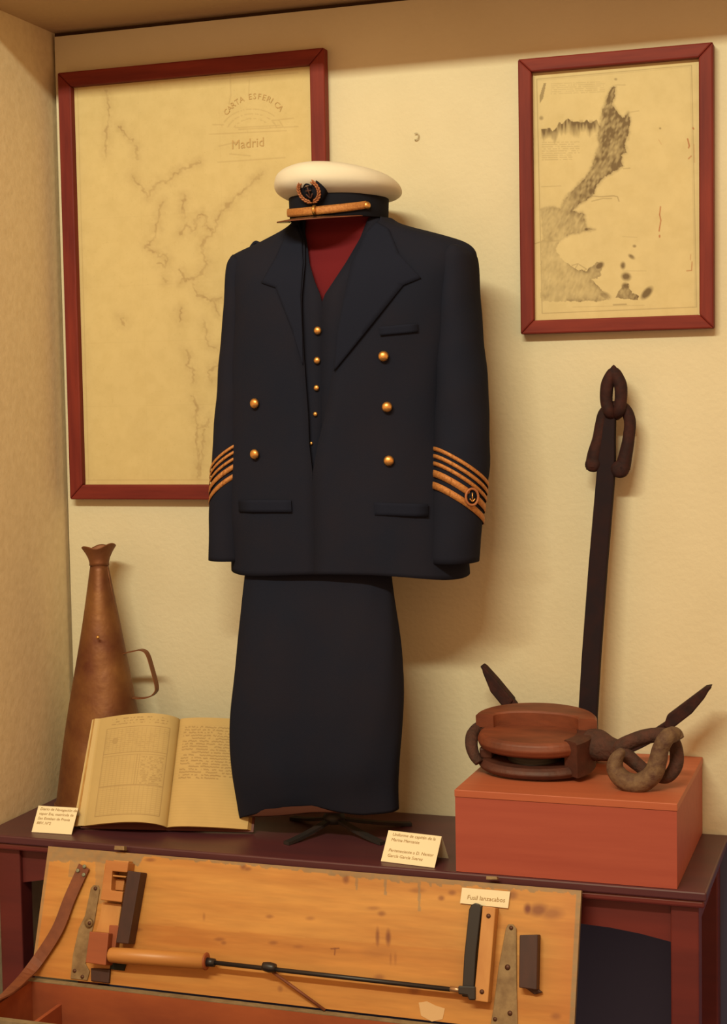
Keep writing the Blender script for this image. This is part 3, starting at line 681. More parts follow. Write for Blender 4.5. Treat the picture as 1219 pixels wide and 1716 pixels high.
tube('handle', hp, .0075, M['megadark'], mg, 8, k=4, flat=(1.0, .3), up=(0, 1, 0)) if False else None
V = []; C_ = catmull(hp, 5)
for i, p in enumerate(C_):
    for (dy, dn) in ((-.008, 0), (.008, 0), (.008, .0022), (-.008, .0022)):
        a = C_[min(i+1, len(C_)-1)]-C_[max(i-1, 0)]; nn = np.cross(a, (0, 1, 0)); nn /= np.linalg.norm(nn); V.append(p+np.array([0, dy, 0])+nn*dn)
n = len(C_)-1
mesh('handle', V, [(0, 1, 2, 3), (4*n, 4*n+3, 4*n+2, 4*n+1)]+[(4*i+j, 4*i+(j+1) % 4, 4*i+4+(j+1) % 4, 4*i+4+j) for i in range(n) for j in range(4)], M['megadark'], mg, False)

# ================================================================== LOG BOOK
bL = np.array([-.809, -.297, T+.004]); bR = np.array([-.471, -.236, T+.004]); bG = (bL+bR)/2
bx = (bR-bL)/np.linalg.norm(bR-bL); back = np.array([-bx[1], bx[0], 0.])
lean = math.radians(59); by = np.array([0, 0, 1.])*math.sin(lean)+back*math.cos(lean)   # up the page
bnrm = np.cross(bx, by)       # towards the reader
HB = .224; gu = onZ(276, 1390, T+.012)
gx = float(np.dot(gu-bL, bx)); WT = np.linalg.norm(bR-bL)
bk = empty('log_book', (bG[0], bG[1], T), 'open handwritten log book with yellowed ruled pages leaning beside the brass megaphone', 'book')
off0 = .010
def pagez(s):   # bulge of the pages, s signed distance from gutter
    a = abs(s)
    t = min(a/.168, 1); return off0+.003+(.036 if s < 0 else .014)*math.sin(PI*t**.62)**.9+.004*(1-t)*0
def bp_(s, t, h): return bL+bx*(gx+s)+by*(t*HB)+bnrm*h
def page(sgn, wdt, colfn, nm):
    def fn(u, v):
        s = sgn*u*wdt; h = np.array([pagez(x) for x in s])+.004*(1-v)*0
        # fan of the sheet: bottom wider than top
        s2 = s*(1+.0*(v))
        P = bL[None, :]+bx[None, :]*(gx+s2)[:, None]+by[None, :]*((1-v)*HB)[:, None]+bnrm[None, :]*h[:, None]
        return P[:, 0], P[:, 1], P[:, 2]
    o = sheet(nm, fn, 190, 250, colfn, M['page'], bk, True); return o
PG = np.array([.52, .39, .175]); PI_ = np.array([.20, .12, .055])
def lpage(px, py, u, v):
    C = np.tile(PG, (len(px), 1)); a = np.zeros(px.shape)
    g = lambda c_, w_: np.clip(1-np.abs(c_)/w_, 0, 1)
    uu = u; inb = (uu > .07) & (uu < .86)
    def hl(vv, u0, u1, s): return np.where((u > u0) & (u < u1), g(v-vv, .0045)*s, 0)
    def vl(uv, v0, v1, s): return np.where((v > v0) & (v < v1), g(u-uv, .006)*s, 0)
    for vv, s in ((.12, .5), (.36, .55), (.385, .35), (.665, .6), (.93, .65)): a = np.maximum(a, hl(vv, .07, .86, s))
    for uv in (.07, .86): a = np.maximum(a, vl(uv, .12, .93, .5))
    for vv in np.arange(.14, .92, .0185): a = np.maximum(a, hl(vv, .07, .86, .20))
    for uv in np.arange(.12, .86, .052): a = np.maximum(a, vl(uv, .13, .36, .22)); a = np.maximum(a, vl(uv, .67, .93, .22)); a = np.maximum(a, np.where(u > .40, vl(uv, .39, .66, .25), 0))
    a = np.maximum(a, vl(.40, .385, .665, .5)); a = np.maximum(a, vl(.37, .385, .665, .4))
    wr = (vnoise(u*190, v*260, 3) > .52)
    for vv in (.035, .06, .085): a = np.maximum(a, np.where(wr & (u > .1) & (u < .8), g(v-vv, .008)*.5, 0))
    for vv in np.arange(.40, .66, .0185): a = np.maximum(a, np.where(wr & (u < .35) & (u > .09), g(v-vv-.008, .007)*.42, 0))
    for vv in np.arange(.15, .36, .0185): a = np.maximum(a, np.where(wr & (vnoise(u*40, v*40, 5) > .5) & inb, g(v-vv-.008, .007)*.3, 0))
    a = np.maximum(a, np.where(np.hypot((u-.72), (v-.24)*1.3) < .04, .25, 0))
    C = mixc(C, PI_, np.clip(a*1.25, 0, .9)); return C*(.93+.1*fbm(px, py, 25))[:, None]
def rpage(px, py, u, v):
    C = np.tile(PG*np.array([1.0, .97, .93]), (len(px), 1)); a = np.zeros(px.shape); g = lambda c_, w_: np.clip(1-np.abs(c_)/w_, 0, 1)
    for i, vv in enumerate(np.arange(.06, .97, .0262)):
        a = np.maximum(a, g(v-vv-.012, .004)*.13)
        wr = vnoise(u*140, v*0+i*7.7, 3); hv = vnoise(u*330, v*0+i*3.1, 3)
        if vv < .56 and vv > .07:
            wav = .006*(vnoise(u*60, v*0+i, 3)-.5)+.010*(hv-.5)+.012*u
            a = np.maximum(a, np.where((wr > .33) & (u > (.08 if i % 5 else .2)) & (u < (.97 if vv < .54 else .6)), g(v-vv-wav, .0085)*.75, 0))
    C = mixc(C, PI_, a*.85); return C*(.93+.1*fbm(px, py, 25))[:, None]
page(-1, gx-.006, lpage, 'left_page'); page(1, WT-gx-.004, rpage, 'right_page')
# page blocks beneath the open leaves
def pblock(sgn, wdt, name):
    V = []; n = 20
    for i in range(n+1):
        s = sgn*(.0008+(wdt-.0008)*i/n); h = pagez(s)-.0015; lo = h-.004-.005*(i/n)
        ex = sgn*.006*(i/n)
        for t in (.001, .999):
            V.append(bp_(s, t, h)); V.append(bp_(s+ex, t, lo))
    Fc = []
    for i in range(n):
        a = 4*i; b = a+4
        Fc += [(a, b, b+2, a+2), (a+1, a+3, b+3, b+1), (a, a+1, b+1, b), (a+2, b+2, b+3, a+3)]
    Fc += [(0, 2, 3, 1), (4*n, 4*n+1, 4*n+3, 4*n+2)]
    mesh(name, V, Fc, M['pageedge'], bk)
pblock(-1, gx-.006, 'page_block'); pblock(1, WT-gx-.004, 'page_block')
def slab(name, s0, s1, t0, t1, h0, h1, m):
    V = [bp_(s, t, h) for s in (s0, s1) for t in (t0, t1) for h in (h0, h1)]
    return mesh(name, V, [(0, 1, 3, 2), (4, 6, 7, 5), (0, 4, 5, 1), (2, 3, 7, 6), (0, 2, 6, 4), (1, 5, 7, 3)], m, bk)
slab('cover_board', -gx-.002, -.006, -.012, 1.012, .0008, .005, M['coverred']); slab('cover_board', .006, WT-gx+.006, -.012, 1.012, .0008, .005, M['coverred']); slab('spine', -.006, .006, -.012, 1.012, .0003, .004, M['coverred'])
for q in (.035, .085):   # loose leaves fanned at the left edge
    pass
for e0, e1, hh, m_ in ((.0, .010, .0115, 'card'), (.008, .016, .0085, 'pageedge'), (.013, .0215, .006, 'card')):
    V = [bp_(-gx+.004-e1*(1-.35*t), t, hh) for t in (.0, 1)]+[bp_(-gx+.008-e0*(1-.35*t), t, hh+.001) for t in (1, .0)]
    solid(mesh('loose_leaf', V, [(0, 1, 2, 3)], M['pageedge'] if m_ == 'pageedge' else M['leafpaper'], bk), .0006, 0)
# lectern wedge that holds the book
q0 = bL+bx*.03+back*.03; q1 = bL+bx*(WT-.12)+back*.03
def wedge(p):
    topt = .86*HB; a = p.copy(); a[2] = T+.001; tp = bL+bx*np.dot(p-bL, bx)+by*topt-bnrm*.001
    b_ = np.array([tp[0], tp[1], T+.001]); ln = math.tan(lean)
    s_ = np.dot(p-bL, back); f = bL+bx*np.dot(p-bL, bx)+back*s_; f[2] = bL[2]+s_*ln-.0025
    tp[2] = bL[2]+np.dot(tp-bL, back)*ln-.0025
    return [a, b_, tp, f]
A = wedge(q0); B = wedge(q1)
tag(mesh('book_rest', A+B, [(0, 3, 2, 1), (4, 5, 6, 7), (0, 1, 5, 4), (1, 2, 6, 5), (2, 3, 7, 6), (3, 0, 4, 7)], M['cover']), 'dark wedge shaped rest propping up the open log book', 'book rest')

# ================================================================== CARDS
def tent(name, a, b, h, lean_, label, lines, size, y_in, thick=.0008):
    a = np.array(a, float); b = np.array(b, float); ux = (b-a)/np.linalg.norm(b-a); bk_ = np.array([-ux[1], ux[0], 0.]); uy = np.array([0, 0, 1.])*math.cos(lean_)+bk_*math.sin(lean_)
    c_ = empty(name, (a+b)/2, label, 'label card')
    nn = np.cross(ux, uy)
    extr('front_panel', [a, b, b+uy*h, a+uy*h], -nn*thick, M['card'], c_)
    uy2 = np.array([0, 0, 1.])*math.cos(lean_*.9)-bk_*math.sin(lean_*.9); t0, t1 = a+uy*h, b+uy*h
    h2 = (t0[2]-T-.0006)/uy2[2]
    extr('back_panel', [t0, t1, t1-uy2*h2, t0-uy2*h2], bk_*-.0006, M['card'], c_)
    for i, s in enumerate(lines):
        if s: text('lettering', s, size, a+ux*y_in+uy*(h-size*1.15-i*size*1.22), ux, uy, M['ink3'], c_, shear=.15)
    return c_
tent('display_card', (-.897, -.343, T+.0008), (-.810, -.339, T+.0008), .0555, .62, 'folded cream label card standing before the brass megaphone', ['Diario de Navegación del', 'vapor Eva, matrícula de', 'San Esteban de Pravia', 'BBV. Nº2'], .0080, .006)
tent('display_card', (-.166, -.350, T+.0008), (-.060, -.364, T+.0008), .060, .62, 'folded cream label card on the table edge before the uniform', ['Uniforme de capitán de la', 'Marina Mercante', '', 'Perteneciente a D. Nestor', 'García García Suarez'], .0083, .010)

# ================================================================== BEECH BOX
bxx0, bxx1, byy0 = -.0172, .3741, -.3739
bo = empty('wooden_box', ((bxx0+bxx1)/2, -.19, T), 'plain beech veneered box plinth on the right end of the table', 'box')
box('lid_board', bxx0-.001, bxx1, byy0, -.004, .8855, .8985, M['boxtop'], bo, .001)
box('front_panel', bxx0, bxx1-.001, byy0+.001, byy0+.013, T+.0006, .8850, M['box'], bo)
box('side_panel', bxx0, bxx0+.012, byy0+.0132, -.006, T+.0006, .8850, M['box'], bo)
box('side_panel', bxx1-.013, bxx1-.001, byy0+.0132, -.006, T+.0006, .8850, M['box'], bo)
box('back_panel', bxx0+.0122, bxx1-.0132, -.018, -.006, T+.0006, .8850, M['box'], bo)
BT = .8985

# ================================================================== ANCHOR
def aY(py): return float(np.interp(py, [600, 1290], [-.040, -.085]))
def aP(px, py, dy=0): Y = aY(py)+dy; return onY(px, py, Y)
an = empty('anchor', aP(985, 1285), 'dark rusted iron anchor with shackle leaning upright on the wall behind the pulley block', 'anchor')
def bar(name, pts, m, parent, bev=.003):
    """pts [(centre, half width, half depth)] flat bar along a path, facing -y"""
    V = []; n = len(pts)
    for i, (p, w_, d_) in enumerate(pts):
        a = pts[min(i+1, n-1)][0]-pts[max(i-1, 0)][0]; s_ = np.cross(a, (0, 1, 0)); s_ /= np.linalg.norm(s_)
        for (q, e) in ((-1, -1), (1, -1), (1, 1), (-1, 1)): V.append(p+s_*q*w_+np.array([0, e*d_, 0]))
    n -= 1
    o = mesh(name, V, [(0, 1, 2, 3), (4*n, 4*n+3, 4*n+2, 4*n+1)]+[(4*i+j, 4*i+(j+1) % 4, 4*i+4+(j+1) % 4, 4*i+4+j) for i in range(n) for j in range(4)], m, parent)
    bevel(o, bev); return o
bar('shank', [(aP(x, y), w_, .010) for x, y, w_ in ((986, 1270, .0185), (986, 1200, .0178), (992, 1100, .0178), (1003, 950, .0175), (1015, 810, .0172), (1018, 765, .0160), (1020, 735, .0135), (1022, 700, .012))], M['shank'], an)
# crown and arms, kept clear of the box top
arm = [(1192, 1151, .002), (1160, 1180, .006), (1125, 1212, .0085), (1085, 1238, .010), (1040, 1256, .0115), (985, 1264, .013), (930, 1252, .0115), (890, 1222, .010), (858, 1178, .0085), (832, 1147, .006), (808, 1115, .002)]
bar('arms', [(c_[:3], c_[3], .009) for c_ in catmull([np.append(aP(x, y, -.02), w_) for x, y, w_ in arm], 4)], M['anchoriron'], an, .002)
for pts in ([(1193, 1150), (1182, 1152), (1150, 1176), (1118, 1200), (1112, 1218), (1124, 1224), (1160, 1196), (1180, 1172)], [(806, 1114), (812, 1118), (832, 1140), (860, 1174), (852, 1186), (840, 1182), (822, 1160), (809, 1128)]):
    extr('fluke', [aP(x, y, -.033) for x, y in pts], (0, .028, 0), M['anchoriron'], an, .003)
# shackle through the shank eye
sk = [(994, 784), (997, 762), (1004, 736), (1008, 712), (1014, 692), (1030, 682), (1046, 684), (1056, 704), (1054, 735), (1049, 762), (1044, 785)]
tube('shackle', [aP(x, y) for x, y in sk], [.0150, .0140, .0125, .0118, .0118, .0115, .0112, .0112, .0115, .0130, .0145], M['anchoriron'], an, 14)
for x, y, r_ in ((995, 778, .0145), (1040, 786, .0165)):
    lathe('shackle_lug', [(r_*.6, -.014), (r_, -.010), (r_*1.05, 0), (r_, .010), (r_*.6, .014)], aP(x, y), (0, -1, 0), M['anchoriron'], an, 20)
tube('shackle_pin', [aP(984, 779), aP(1015, 782), aP(1052, 790)], .0095, M['anchoriron'], an, 12, k=2)
lk = [(1029, 625), (1020, 640), (1017, 656), (1017, 674), (1022, 690), (1031, 695), (1038, 688), (1041, 670), (1041, 650), (1037, 637)]
tube('head_link', [aP(x, y, -.012+.020*(y > 690)) for x, y in lk], [.0115, .0125, .0125, .0118, .0115, .0115, .0115, .0118, .0125, .0125], M['anchoriron'], an, 14, True)
lathe('link_point', [(.0105, -.006), (.008, .004), (.003, .010), (.0005, .012)], aP(1029, 622, -.012), (0, 0, 1), M['anchoriron'], an, 12)

# ================================================================== PULLEY BLOCK
bcx, bcy = .094, -.215
pb = empty('pulley_block', (bcx, bcy, BT), 'oval worn wooden ship pulley block with iron hook lying on the beech box', 'pulley block')
tilt = math.radians(7)
def bpnt(x, y, z):   # local block frame -> world, tilted so that the back is raised
    y2 = y*math.cos(tilt)-z*math.sin(tilt); z2 = (y+.082)*math.sin(tilt)+z*math.cos(tilt)
    return np.array([bcx+x, bcy+y2, BT+.0008+z2])
def oval(name, a, b, z0, z1, m, bulge=.004, y0=-1, y1=1, parent=pb, n=56):
    V = []; Fc = []; prof = [(-.006, z0), (0, z0+.004), (bulge, (z0+z1)/2), (0, z1-.004), (-.006, z1)]
    for (dr, z) in prof:
        for j in range(n):
            th = 2*PI*j/n; q = (abs(math.cos(th))**1.0)
            V.append(bpnt((a+dr)*math.copysign(abs(math.cos(th))**.92, math.cos(th)), (b+dr)*math.copysign(abs(math.sin(th))**1.0, math.sin(th)), z))
    for k in range(len(prof)-1):
        for j in range(n): Fc.append((k*n+j, k*n+(j+1) % n, (k+1)*n+(j+1) % n, (k+1)*n+j))
    Fc.append(tuple(range(n))); Fc.append(tuple(range(len(V)-n, len(V))))
    o = mesh(name, V, Fc, m, parent); bevel(o, .002); return o
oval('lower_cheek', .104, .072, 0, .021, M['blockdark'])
oval('upper_cheek', .103, .070, .040, .069, M['blockwood'])
lathe('sheave', [(.052, 0), (.048, .004), (.046, .009), (.048, .013), (.052, .017)], bpnt(0, 0, .0215), (0, -math.sin(tilt), math.cos(tilt)), M['sheave'], pb, 40)
def locbox(name, x0, x1, y0, y1, z0, z1, m, bev=.003):
    V = [bpnt(x, y, z) for x in (x0, x1) for y in (y0, y1) for z in (z0, z1)]
    o = mesh(name, V, [(0, 1, 3, 2), (4, 6, 7, 5), (0, 4, 5, 1), (2, 3, 7, 6), (0, 2, 6, 4), (1, 5, 7, 3)], m, pb); bevel(o, bev); return o
locbox('end_spacer', -.100, -.076, -.025, .025, .0205, .0405, M['blockdark']); locbox('end_spacer', .072, .098, -.035, .035, .0205, .0405, M['blockdark'])
# raised back cheek following the oval
def crescent(name, a0, a1, ai, bo_, bi, z0, z1, m, off):
    n = 36; V = []
    for i in range(n+1):
        th = a0+(a1-a0)*i/n; c_, s_ = math.cos(th), math.sin(th)
        for (a, b, z) in ((ai[0], bo_, z0), (ai[0], bo_, z1-.004), (ai[0]-.004, bo_-.004, z1), (ai[1]+.003, bi+.003, z1), (ai[1], bi, z1-.003), (ai[1], bi, z0)):
            V.append(bpnt(a*c_, off+b*s_, z))
    Fc = [(6*i+j, 6*i+(j+1) % 6, 6*i+6+(j+1) % 6, 6*i+6+j) for i in range(n) for j in range(6)]+[tuple(range(6)), tuple(range(6*n+5, 6*n-1, -1))]
    return mesh(name, V, Fc, m, pb)
crescent('back_cheek', .02, PI-.02, (.114, .080), .088, .030, .068, .094, M['blockwood'], .012)
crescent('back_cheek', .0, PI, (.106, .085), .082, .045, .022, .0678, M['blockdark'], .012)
tube('strop', [bpnt(*p) for p in ((.070, .094, .060), (.0, .104, .060), (-.06, .090, .062), (-.100, .052, .064), (-.117, .010, .060), (-.116, -.018, .046), (-.108, -.030, .028), (-.098, -.036, .016))], [.008, .008, .0085, .010, .0115, .012, .0105, .008], M['rope'], pb, 12)
hY = -.262
P2 = lambda x, y, Y: onY(x, y, Y)
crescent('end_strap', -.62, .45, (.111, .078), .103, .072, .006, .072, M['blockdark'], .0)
tube('strop_throat', [P2(988, 1247, -.215), P2(1004, 1250, -.222), P2(1022, 1254, -.232), P2(1040, 1256, -.242), P2(1052, 1256, -.248)], [.030, .0285, .0230, .0170, .0140], M['rope'], pb, 18, mod=lambda t, th: 1+.06*math.sin(3*th+9*t))
ey = [(1040, 1254, .014), (1062, 1241, .0135), (1090, 1233, .0135), (1118, 1233, .0125), (1132, 1250, .0125), (1134, 1280, .0125), (1120, 1301, .0115), (1100, 1300, .011), (1078, 1288, .0115), (1056, 1270, .013)]
tube('strop_eye', [P2(x, y, -.25+.03*((y-1230)/-90)) for x, y, _ in ey], [e[2] for e in ey], M['rope'], pb, 14, True)
hk = [(1138, 1240, .0095), (1131, 1231, .0120), (1118, 1236, .0125), (1108, 1254, .0130), (1103, 1275, .0140), (1094, 1298, .0150), (1070, 1313, .0152), (1046, 1307, .0148), (1032, 1290, .0135), (1033, 1273, .0110), (1041, 1261, .0075), (1044, 1256, .0045)]
tube('hook', [P2(x, y, -.302 if i > 1 else -.277) for i, (x, y, _) in enumerate(hk)], [h[2]*1.16 for h in hk], M['hook'], pb, 16)

# ================================================================== CHEST
lO = np.array([-.831, -.470, .512]); lT = np.array([-.831, -.392, .7405])
lv = (lT-lO); HLid = np.linalg.norm(lv); lv /= HLid; lu = np.array([1., 0, 0]); ln_ = np.cross(lu, lv)   # towards the viewer (-y, up)
LW = 1.043
ch = empty('storage_chest', (-.31, -.57, .26), 'long open pine chest whose lid leans on the table front holding a line throwing gun', 'chest')
def lp(px, py, h=0): return onP(px, py, lO+ln_*h, ln_)
def luv(P): d = np.asarray(P)-lO; return float(d@lu), float(d@lv)
PN = np.array([.55, .275, .066])
def lidcol(px, py, u, v):
    C = np.tile(PN, (len(px), 1)).astype(float)
    gr = fbm(px*.12+v*3, py*1.0+.083*-px, 7); C *= (.86+.26*gr)[:, None]
    # boards of slightly different tone
    v2 = py-(1417+.0845*(px-83))
    C[(v2 > 118)] *= np.array([.93, .86, .78])
    C = mixc(C, (.42, .13, .035), np.clip((px-900)/60, 0, 1)*.35+np.clip((120-px)/60, 0, 1)*.30)
    D = np.array([.17, .045, .02]); a = np.zeros(px.shape)
    for (x, y, rx, ry, s) in [(885, 1523, 6, 8, 1), (903, 1525, 15, 10, .8), (925, 1531, 18, 9, .55), (859, 1500, 8, 7, .55), (740, 1505, 5, 4, .7), (758, 1496, 6, 4, .6), (700, 1492, 12, 4, .4), (633, 1570, 3, 14, .7), (651, 1571, 4, 12, .8), (655, 1606, 2, 10, .35), (663, 1606, 2, 10, .35), (408, 1452, 5, 5, .7), (415, 1456, 6, 3, .6), (518, 1457, 10, 3, .4), (580, 1473, 5, 7, .7), (626, 1522, 10, 3, .4), (640, 1531, 6, 4, .6), (452, 1536, 6, 3, .5), (520, 1539, 7, 3, .4), (458, 1580, 7, 3, .5), (500, 1586, 8, 3, .3), (252, 1441, 8, 3, .6), (230, 1558, 8, 3, .5), (368, 1574, 8, 3, .5), (375, 1580, 4, 3, .5), (470, 1657, 4, 5, .5), (695, 1658, 9, 8, .5), (932, 1703, 8, 5, .5), (165, 1438, 6, 6, .5), (633, 1595, 25, 8, .2), (880, 1578, 10, 9, .2), (636, 1638, 8, 5, .5), (342, 1536, 2, 6, .4)]:
        q = np.hypot((px-x)/rx, (py-y)/ry); a = np.maximum(a, s*np.clip(1.5-q, 0, 1))
    for L in ([(555, 1590), (568, 1589)], [(562, 1589), (561, 1600)]): a = np.maximum(a, stroke(px, py, L, .5, 1.2)*.85)
    C = mixc(C, D, a)
    # grey paint slopped along the upper edge, with runs
    ed = np.interp(px, [83, 120, 165, 200, 232, 240, 400, 480, 560, 640, 760, 980], [26, 22, 20, 22, 20, 4, 4, 6, 8, 10, 8, 6])+6*(vnoise(px, py*0, 7)-.4)
    g = (v2 < ed)*.9
    for x, L in ((598, 30), (646, 36), (703, 58), (722, 16), (738, 14), (620, 12), (668, 14)): g = np.maximum(g, ((np.abs(px-x+.0*py) < 2.2) & (v2 < L))*.8)
    g = np.maximum(g, ((px > 118-(py-1440)*.15) & (px < 135-(py-1440)*.15) & (v2 < 50))*.6); g = np.maximum(g, ((px > 160) & (px < 175) & (v2 < 90))*.5)
    g = np.maximum(g, (u > .9925)*.9); g = np.maximum(g, (u < .006)*.7)
    return mixc(C, (.27, .21, .12), g*(.7+.3*vnoise(px, py, 5)))
sheet('lid_panel', lambda u, v: tuple((lO[i]+lu[i]*(LW*u)+lv[i]*(HLid*(1-v))+ln_[i]*.0006) for i in range(3)), 560, 150, lidcol, M['lid'], ch)
V = [lO+lu*x+lv*y-ln_*z for x in (0, LW) for y in (0, HLid) for z in (0, .0105)]
mesh('lid_board', V, [(0, 1, 3, 2), (4, 6, 7, 5), (0, 4, 5, 1), (2, 3, 7, 6), (0, 2, 6, 4), (1, 5, 7, 3)], M['greypaint'], ch)
# pieces fixed to the lid: polygon in photo coords laid on the lid, given a height
def onlid(name, poly, h0, h1, m, bev=.0015, parent=ch):
    pts = []
    for (x, y) in poly:
        P = lp(x, y, h1); pts.append(P-ln_*(h1-h0))
    return extr(name, pts, ln_*(h1-h0), m, parent, bev)
# chest body below
zt = .508; yb_ = -.474; yf_ = -.672; zB = .262
box('back_board', -.833, .212, yb_-.014, yb_, zB, zt, M['boxin'], ch)
box('end_board', -.833, -.819, yf_+.014, yb_-.0142, zB, zt, M['boxin'], ch)
box('end_board', .198, .212, yf_+.014, yb_-.0142, zB, zt, M['boxin'], ch)
box('front_board', -.833, .212, yf_, yf_+.0138, zB, zt, M['greypaint'], ch)
box('bottom_board', -.819, .198, yf_+.014, yb_-.0142, zB, zB+.012, M['boxin'], ch)
box('divider', -.765, -.757, yf_+.014, yb_-.0142, zB+.012, .470, M['boxin'], ch)
box('rim_paint', -.833, .212, yb_-.0142, yb_+.0004, zt, zt+.0015, M['greypaint'], ch)
# leather strap
sp = [lp(142, 1452, .004), lp(118, 1505, .006), lp(96, 1560, .008), onP(58, 1618, lO+ln_*.012, ln_), onY(30, 1650, -.53), onY(2, 1676, -.60), onY(-12, 1690, -.66)]
V = []; C_ = catmull(sp, 5)
for i, p in enumerate(C_):
    a = C_[min(i+1, len(C_)-1)]-C_[max(i-1, 0)]; a /= np.linalg.norm(a)
    w_ = np.cross(a, ln_*.8+np.array([0, -.2, .2])); w_ /= np.linalg.norm(w_); nn = np.cross(w_, a)
    for q, e in ((-1, 0), (1, 0), (1, .003), (-1, .003)): V.append(p+w_*q*.0125+nn*e)
n = len(C_)-1
mesh('leather_strap', V, [(0, 1, 2, 3), (4*n, 4*n+3, 4*n+2, 4*n+1)]+[(4*i+j, 4*i+(j+1) % 4, 4*i+4+(j+1) % 4, 4*i+4+j) for i in range(n) for j in range(4)], M['leather'], ch)
for x, y in ((131, 1459), (142, 1452), (141, 1466)):
    rv = lathe('rivet', [(.0018, .003), (.0034, .003), (.0038, .0015), (.0034, 0)], lp(x, y, .0075), ln_, M['rivet'], ch, 14)
# hinges
def screw(x, y, h, r=.0038): lathe('screw', [(r, 0), (r*.9, .0012), (.0001, .0014)], lp(x, y, h), ln_, M['screw'], ch, 12)
onlid('strap_hinge', [(152, 1488), (157, 1483), (164, 1484), (167, 1490), (162, 1520), (158, 1545), (150, 1575), (143, 1615), (150, 1628), (146, 1643), (118, 1640), (122, 1600), (132, 1555), (142, 1535)], .001, .0035, M['greymetal'], .0008)
lathe('hinge_boss', [(.0085, 0), (.008, .005), (.0001, .006)], lp(150, 1547, .0035), ln_, M['greymetal'], ch, 20)
screw(160, 1489, .0036); screw(150, 1547, .009); screw(125, 1627, .0036); screw(138, 1637, .0036)
onlid('strap_hinge', [(848, 1556), (852, 1549), (860, 1549), (866, 1556), (866, 1640), (868, 1716), (864, 1735), (820, 1732), (827, 1690), (836, 1620)], .001, .0035, M['greymetal'], .0008)
screw(857, 1555, .0036); screw(851, 1621, .0036, .005); screw(855, 1698, .0036, .0045); screw(830, 1708, .0036)
# holder blocks on the left
onlid('holder_block', [(190, 1441), (216, 1443), (214, 1452), (188, 1450)], .001, .020, M['pinelight'])
def blk(name, poly, h, m): return onlid(name, poly, .001, h, m)
blk('holder_block', [(177, 1441), (215, 1446), (213, 1462), (188, 1460), (186, 1492), (206, 1494), (204, 1512), (168, 1508)], .030, M['pine'])
blk('holder_shelf', [(188, 1466), (211, 1468), (211, 1471), (188, 1469)], .026, M['pinelight'])
blk('holder_rest', [(188, 1472), (209, 1474), (206, 1493), (184, 1491)], .012, M['pine'])
cr = [(168, 1509)]+[(168-10*math.sin(t*PI)-8*t, 1513+46*t) for t in np.linspace(0, 1, 9)]
blk('cradle', [(170, 1512), (204, 1515), (196, 1566), (160, 1562), (164, 1548), (168, 1530)], .013, M['pinelight'])
blk('cradle_foot', [(150, 1561), (182, 1564), (177, 1618), (143, 1613)], .034, M['pinered'])
blk('cradle_side', [(183, 1550), (199, 1551), (193, 1590), (180, 1586)], .016, M['pinered'])
blk('dark_bar', [(214, 1459), (236, 1462), (215, 1582), (194, 1580)], .030, M['darkwood'])
onlid('felt_pad', [(186, 1606), (212, 1610), (207, 1627), (184, 1624)], .001, .006, M['green'], .0005)
blk('end_cleat', [(152, 1622), (184, 1624), (182, 1648), (152, 1644)], .008, M['darkwood'])
# right hand batten, dark block, clips, tape
blk('batten', [(809, 1518), (831, 1521), (818, 1680), (794, 1677)], .026, M['pinelight'])
screw(819, 1535, .0262, .0042); screw(808, 1662, .0262, .0042)
blk('dark_block', [(871, 1567), (902, 1566), (900, 1659), (870, 1655)], .024, M['darkwood'])
blk('dark_block_foot', [(880, 1655), (900, 1656), (909, 1663), (896, 1667)], .010, M['darkwood'])
onlid('edge_clip', [(192, 1417), (208, 1418), (208, 1425), (191, 1424)], .0, .012, M['greymetal'], .0006)
onlid('edge_clip', [(815, 1468), (833, 1469), (834, 1474), (815, 1474)], .0, .012, M['greymetal'], .0006)
onlid('tape_scrap', [(702, 1680), (716, 1678), (730, 1685), (746, 1690), (742, 1708), (724, 1712), (706, 1702)], .0008, .0014, M['tape'], 0)
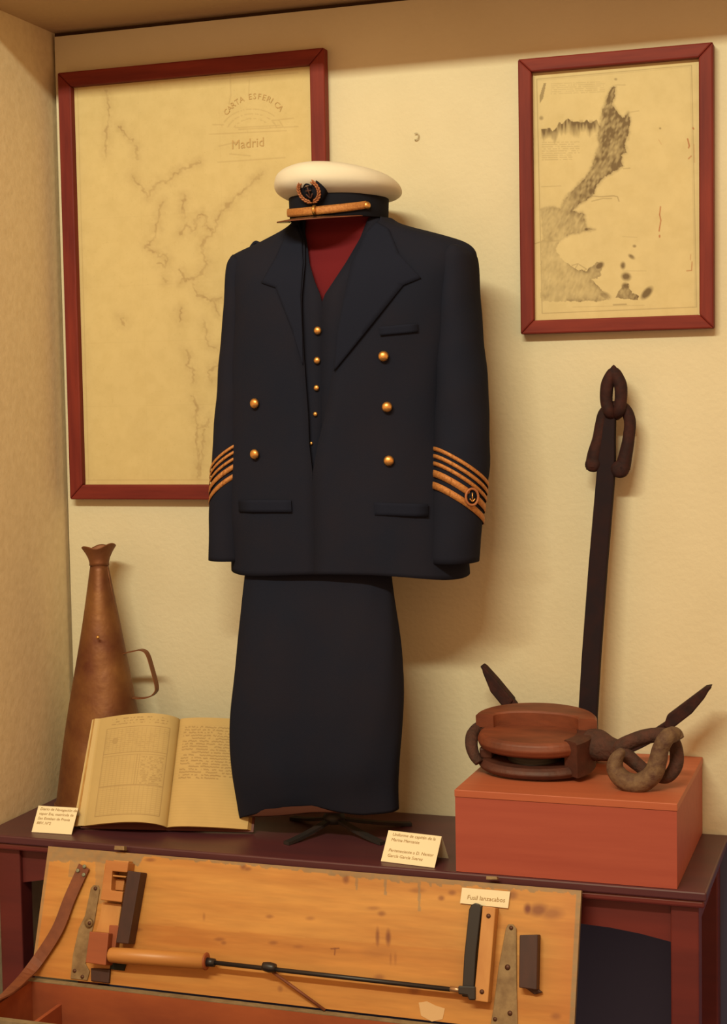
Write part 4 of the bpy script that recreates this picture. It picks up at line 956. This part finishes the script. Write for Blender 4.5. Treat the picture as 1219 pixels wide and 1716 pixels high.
# ---- line throwing gun held on the lid
gn = empty('line_throwing_gun', lp(480, 1640, .0), 'line throwing gun with round wooden handle and thin black rod inside the chest lid', 'gun')
hA, hB_ = lp(183, 1600, .028), lp(344, 1611, .028)
lathe('handle', [(.009, 0), (.0125, .002), (.014, .006), (.0145, .03), (.0145, np.linalg.norm(hB_-hA))], hA, hB_-hA, M['handle'], gn, 28)
d_ = (hB_-hA)/np.linalg.norm(hB_-hA)
lathe('handle_collar', [(.0145, 0), (.0160, .001), (.0160, .003), (.012, .004)], hB_, d_, M['pinered'], gn, 24)
r0_, r1_ = lp(346, 1612, .028), lp(782, 1661, .022)
tube('ferrule', [r0_, lp(360, 1613.5, .028)], [.0085, .0075], M['blackbar'], gn, 14, k=1)
tube('rod', [lp(358, 1613, .028), r1_], .0042, M['blackbar'], gn, 12, k=1)
tube('rod_sleeve', [lp(755, 1657, .0225), lp(776, 1660, .022)], .0050, M['steel'], gn, 12, k=1)
tube('clamp', [lp(441, 1619, .0275), lp(452, 1621, .0275), lp(462, 1622.5, .0275)], [.0075, .0095, .0075], M['blackbar'], gn, 12, k=2)
tube('pivot_pin', [lp(455, 1627, .022), lp(545, 1693, .006)], .0028, M['leather'], gn, 8, k=1)
onlid('stock_bar', [(786, 1524), (790, 1516), (797, 1513), (804, 1516), (807, 1524), (798, 1600), (794, 1672), (774, 1670), (778, 1600)], .004, .020, M['blackbar'], .002, gn)
onlid('breech', [(768, 1652), (797, 1653), (797, 1676), (786, 1676), (783, 1668), (768, 1666)], .0205, .030, M['blackbar'], .002, gn)
# label card on the lid
k0 = onP(775, 1487.5, lO+ln_*.004, ln_); k1 = onP(855.5, 1494, lO+ln_*.004, ln_); k2 = onP(852, 1522, lO+ln_*.004, ln_); k3 = onP(771.5, 1513.5, lO+ln_*.004, ln_)
fc = extr('display_card', [k3, k2, k1, k0], ln_*.0008, M['card'])
tag(fc, 'narrow cream label card pinned inside the chest lid above the black bar', 'label card')
ux = (k1-k0)/np.linalg.norm(k1-k0); uy = np.cross(ln_, ux)
text('lettering', 'Fusil lanzacabos', .0108, k0+ux*.010-uy*.019+ln_*.0008, ux, uy, M['ink3'], fc, shear=.15)
# low bench under the chest
bn_ = empty('low_bench', (-.31, -.57, 0), 'low dark bench under the pine chest', 'bench')
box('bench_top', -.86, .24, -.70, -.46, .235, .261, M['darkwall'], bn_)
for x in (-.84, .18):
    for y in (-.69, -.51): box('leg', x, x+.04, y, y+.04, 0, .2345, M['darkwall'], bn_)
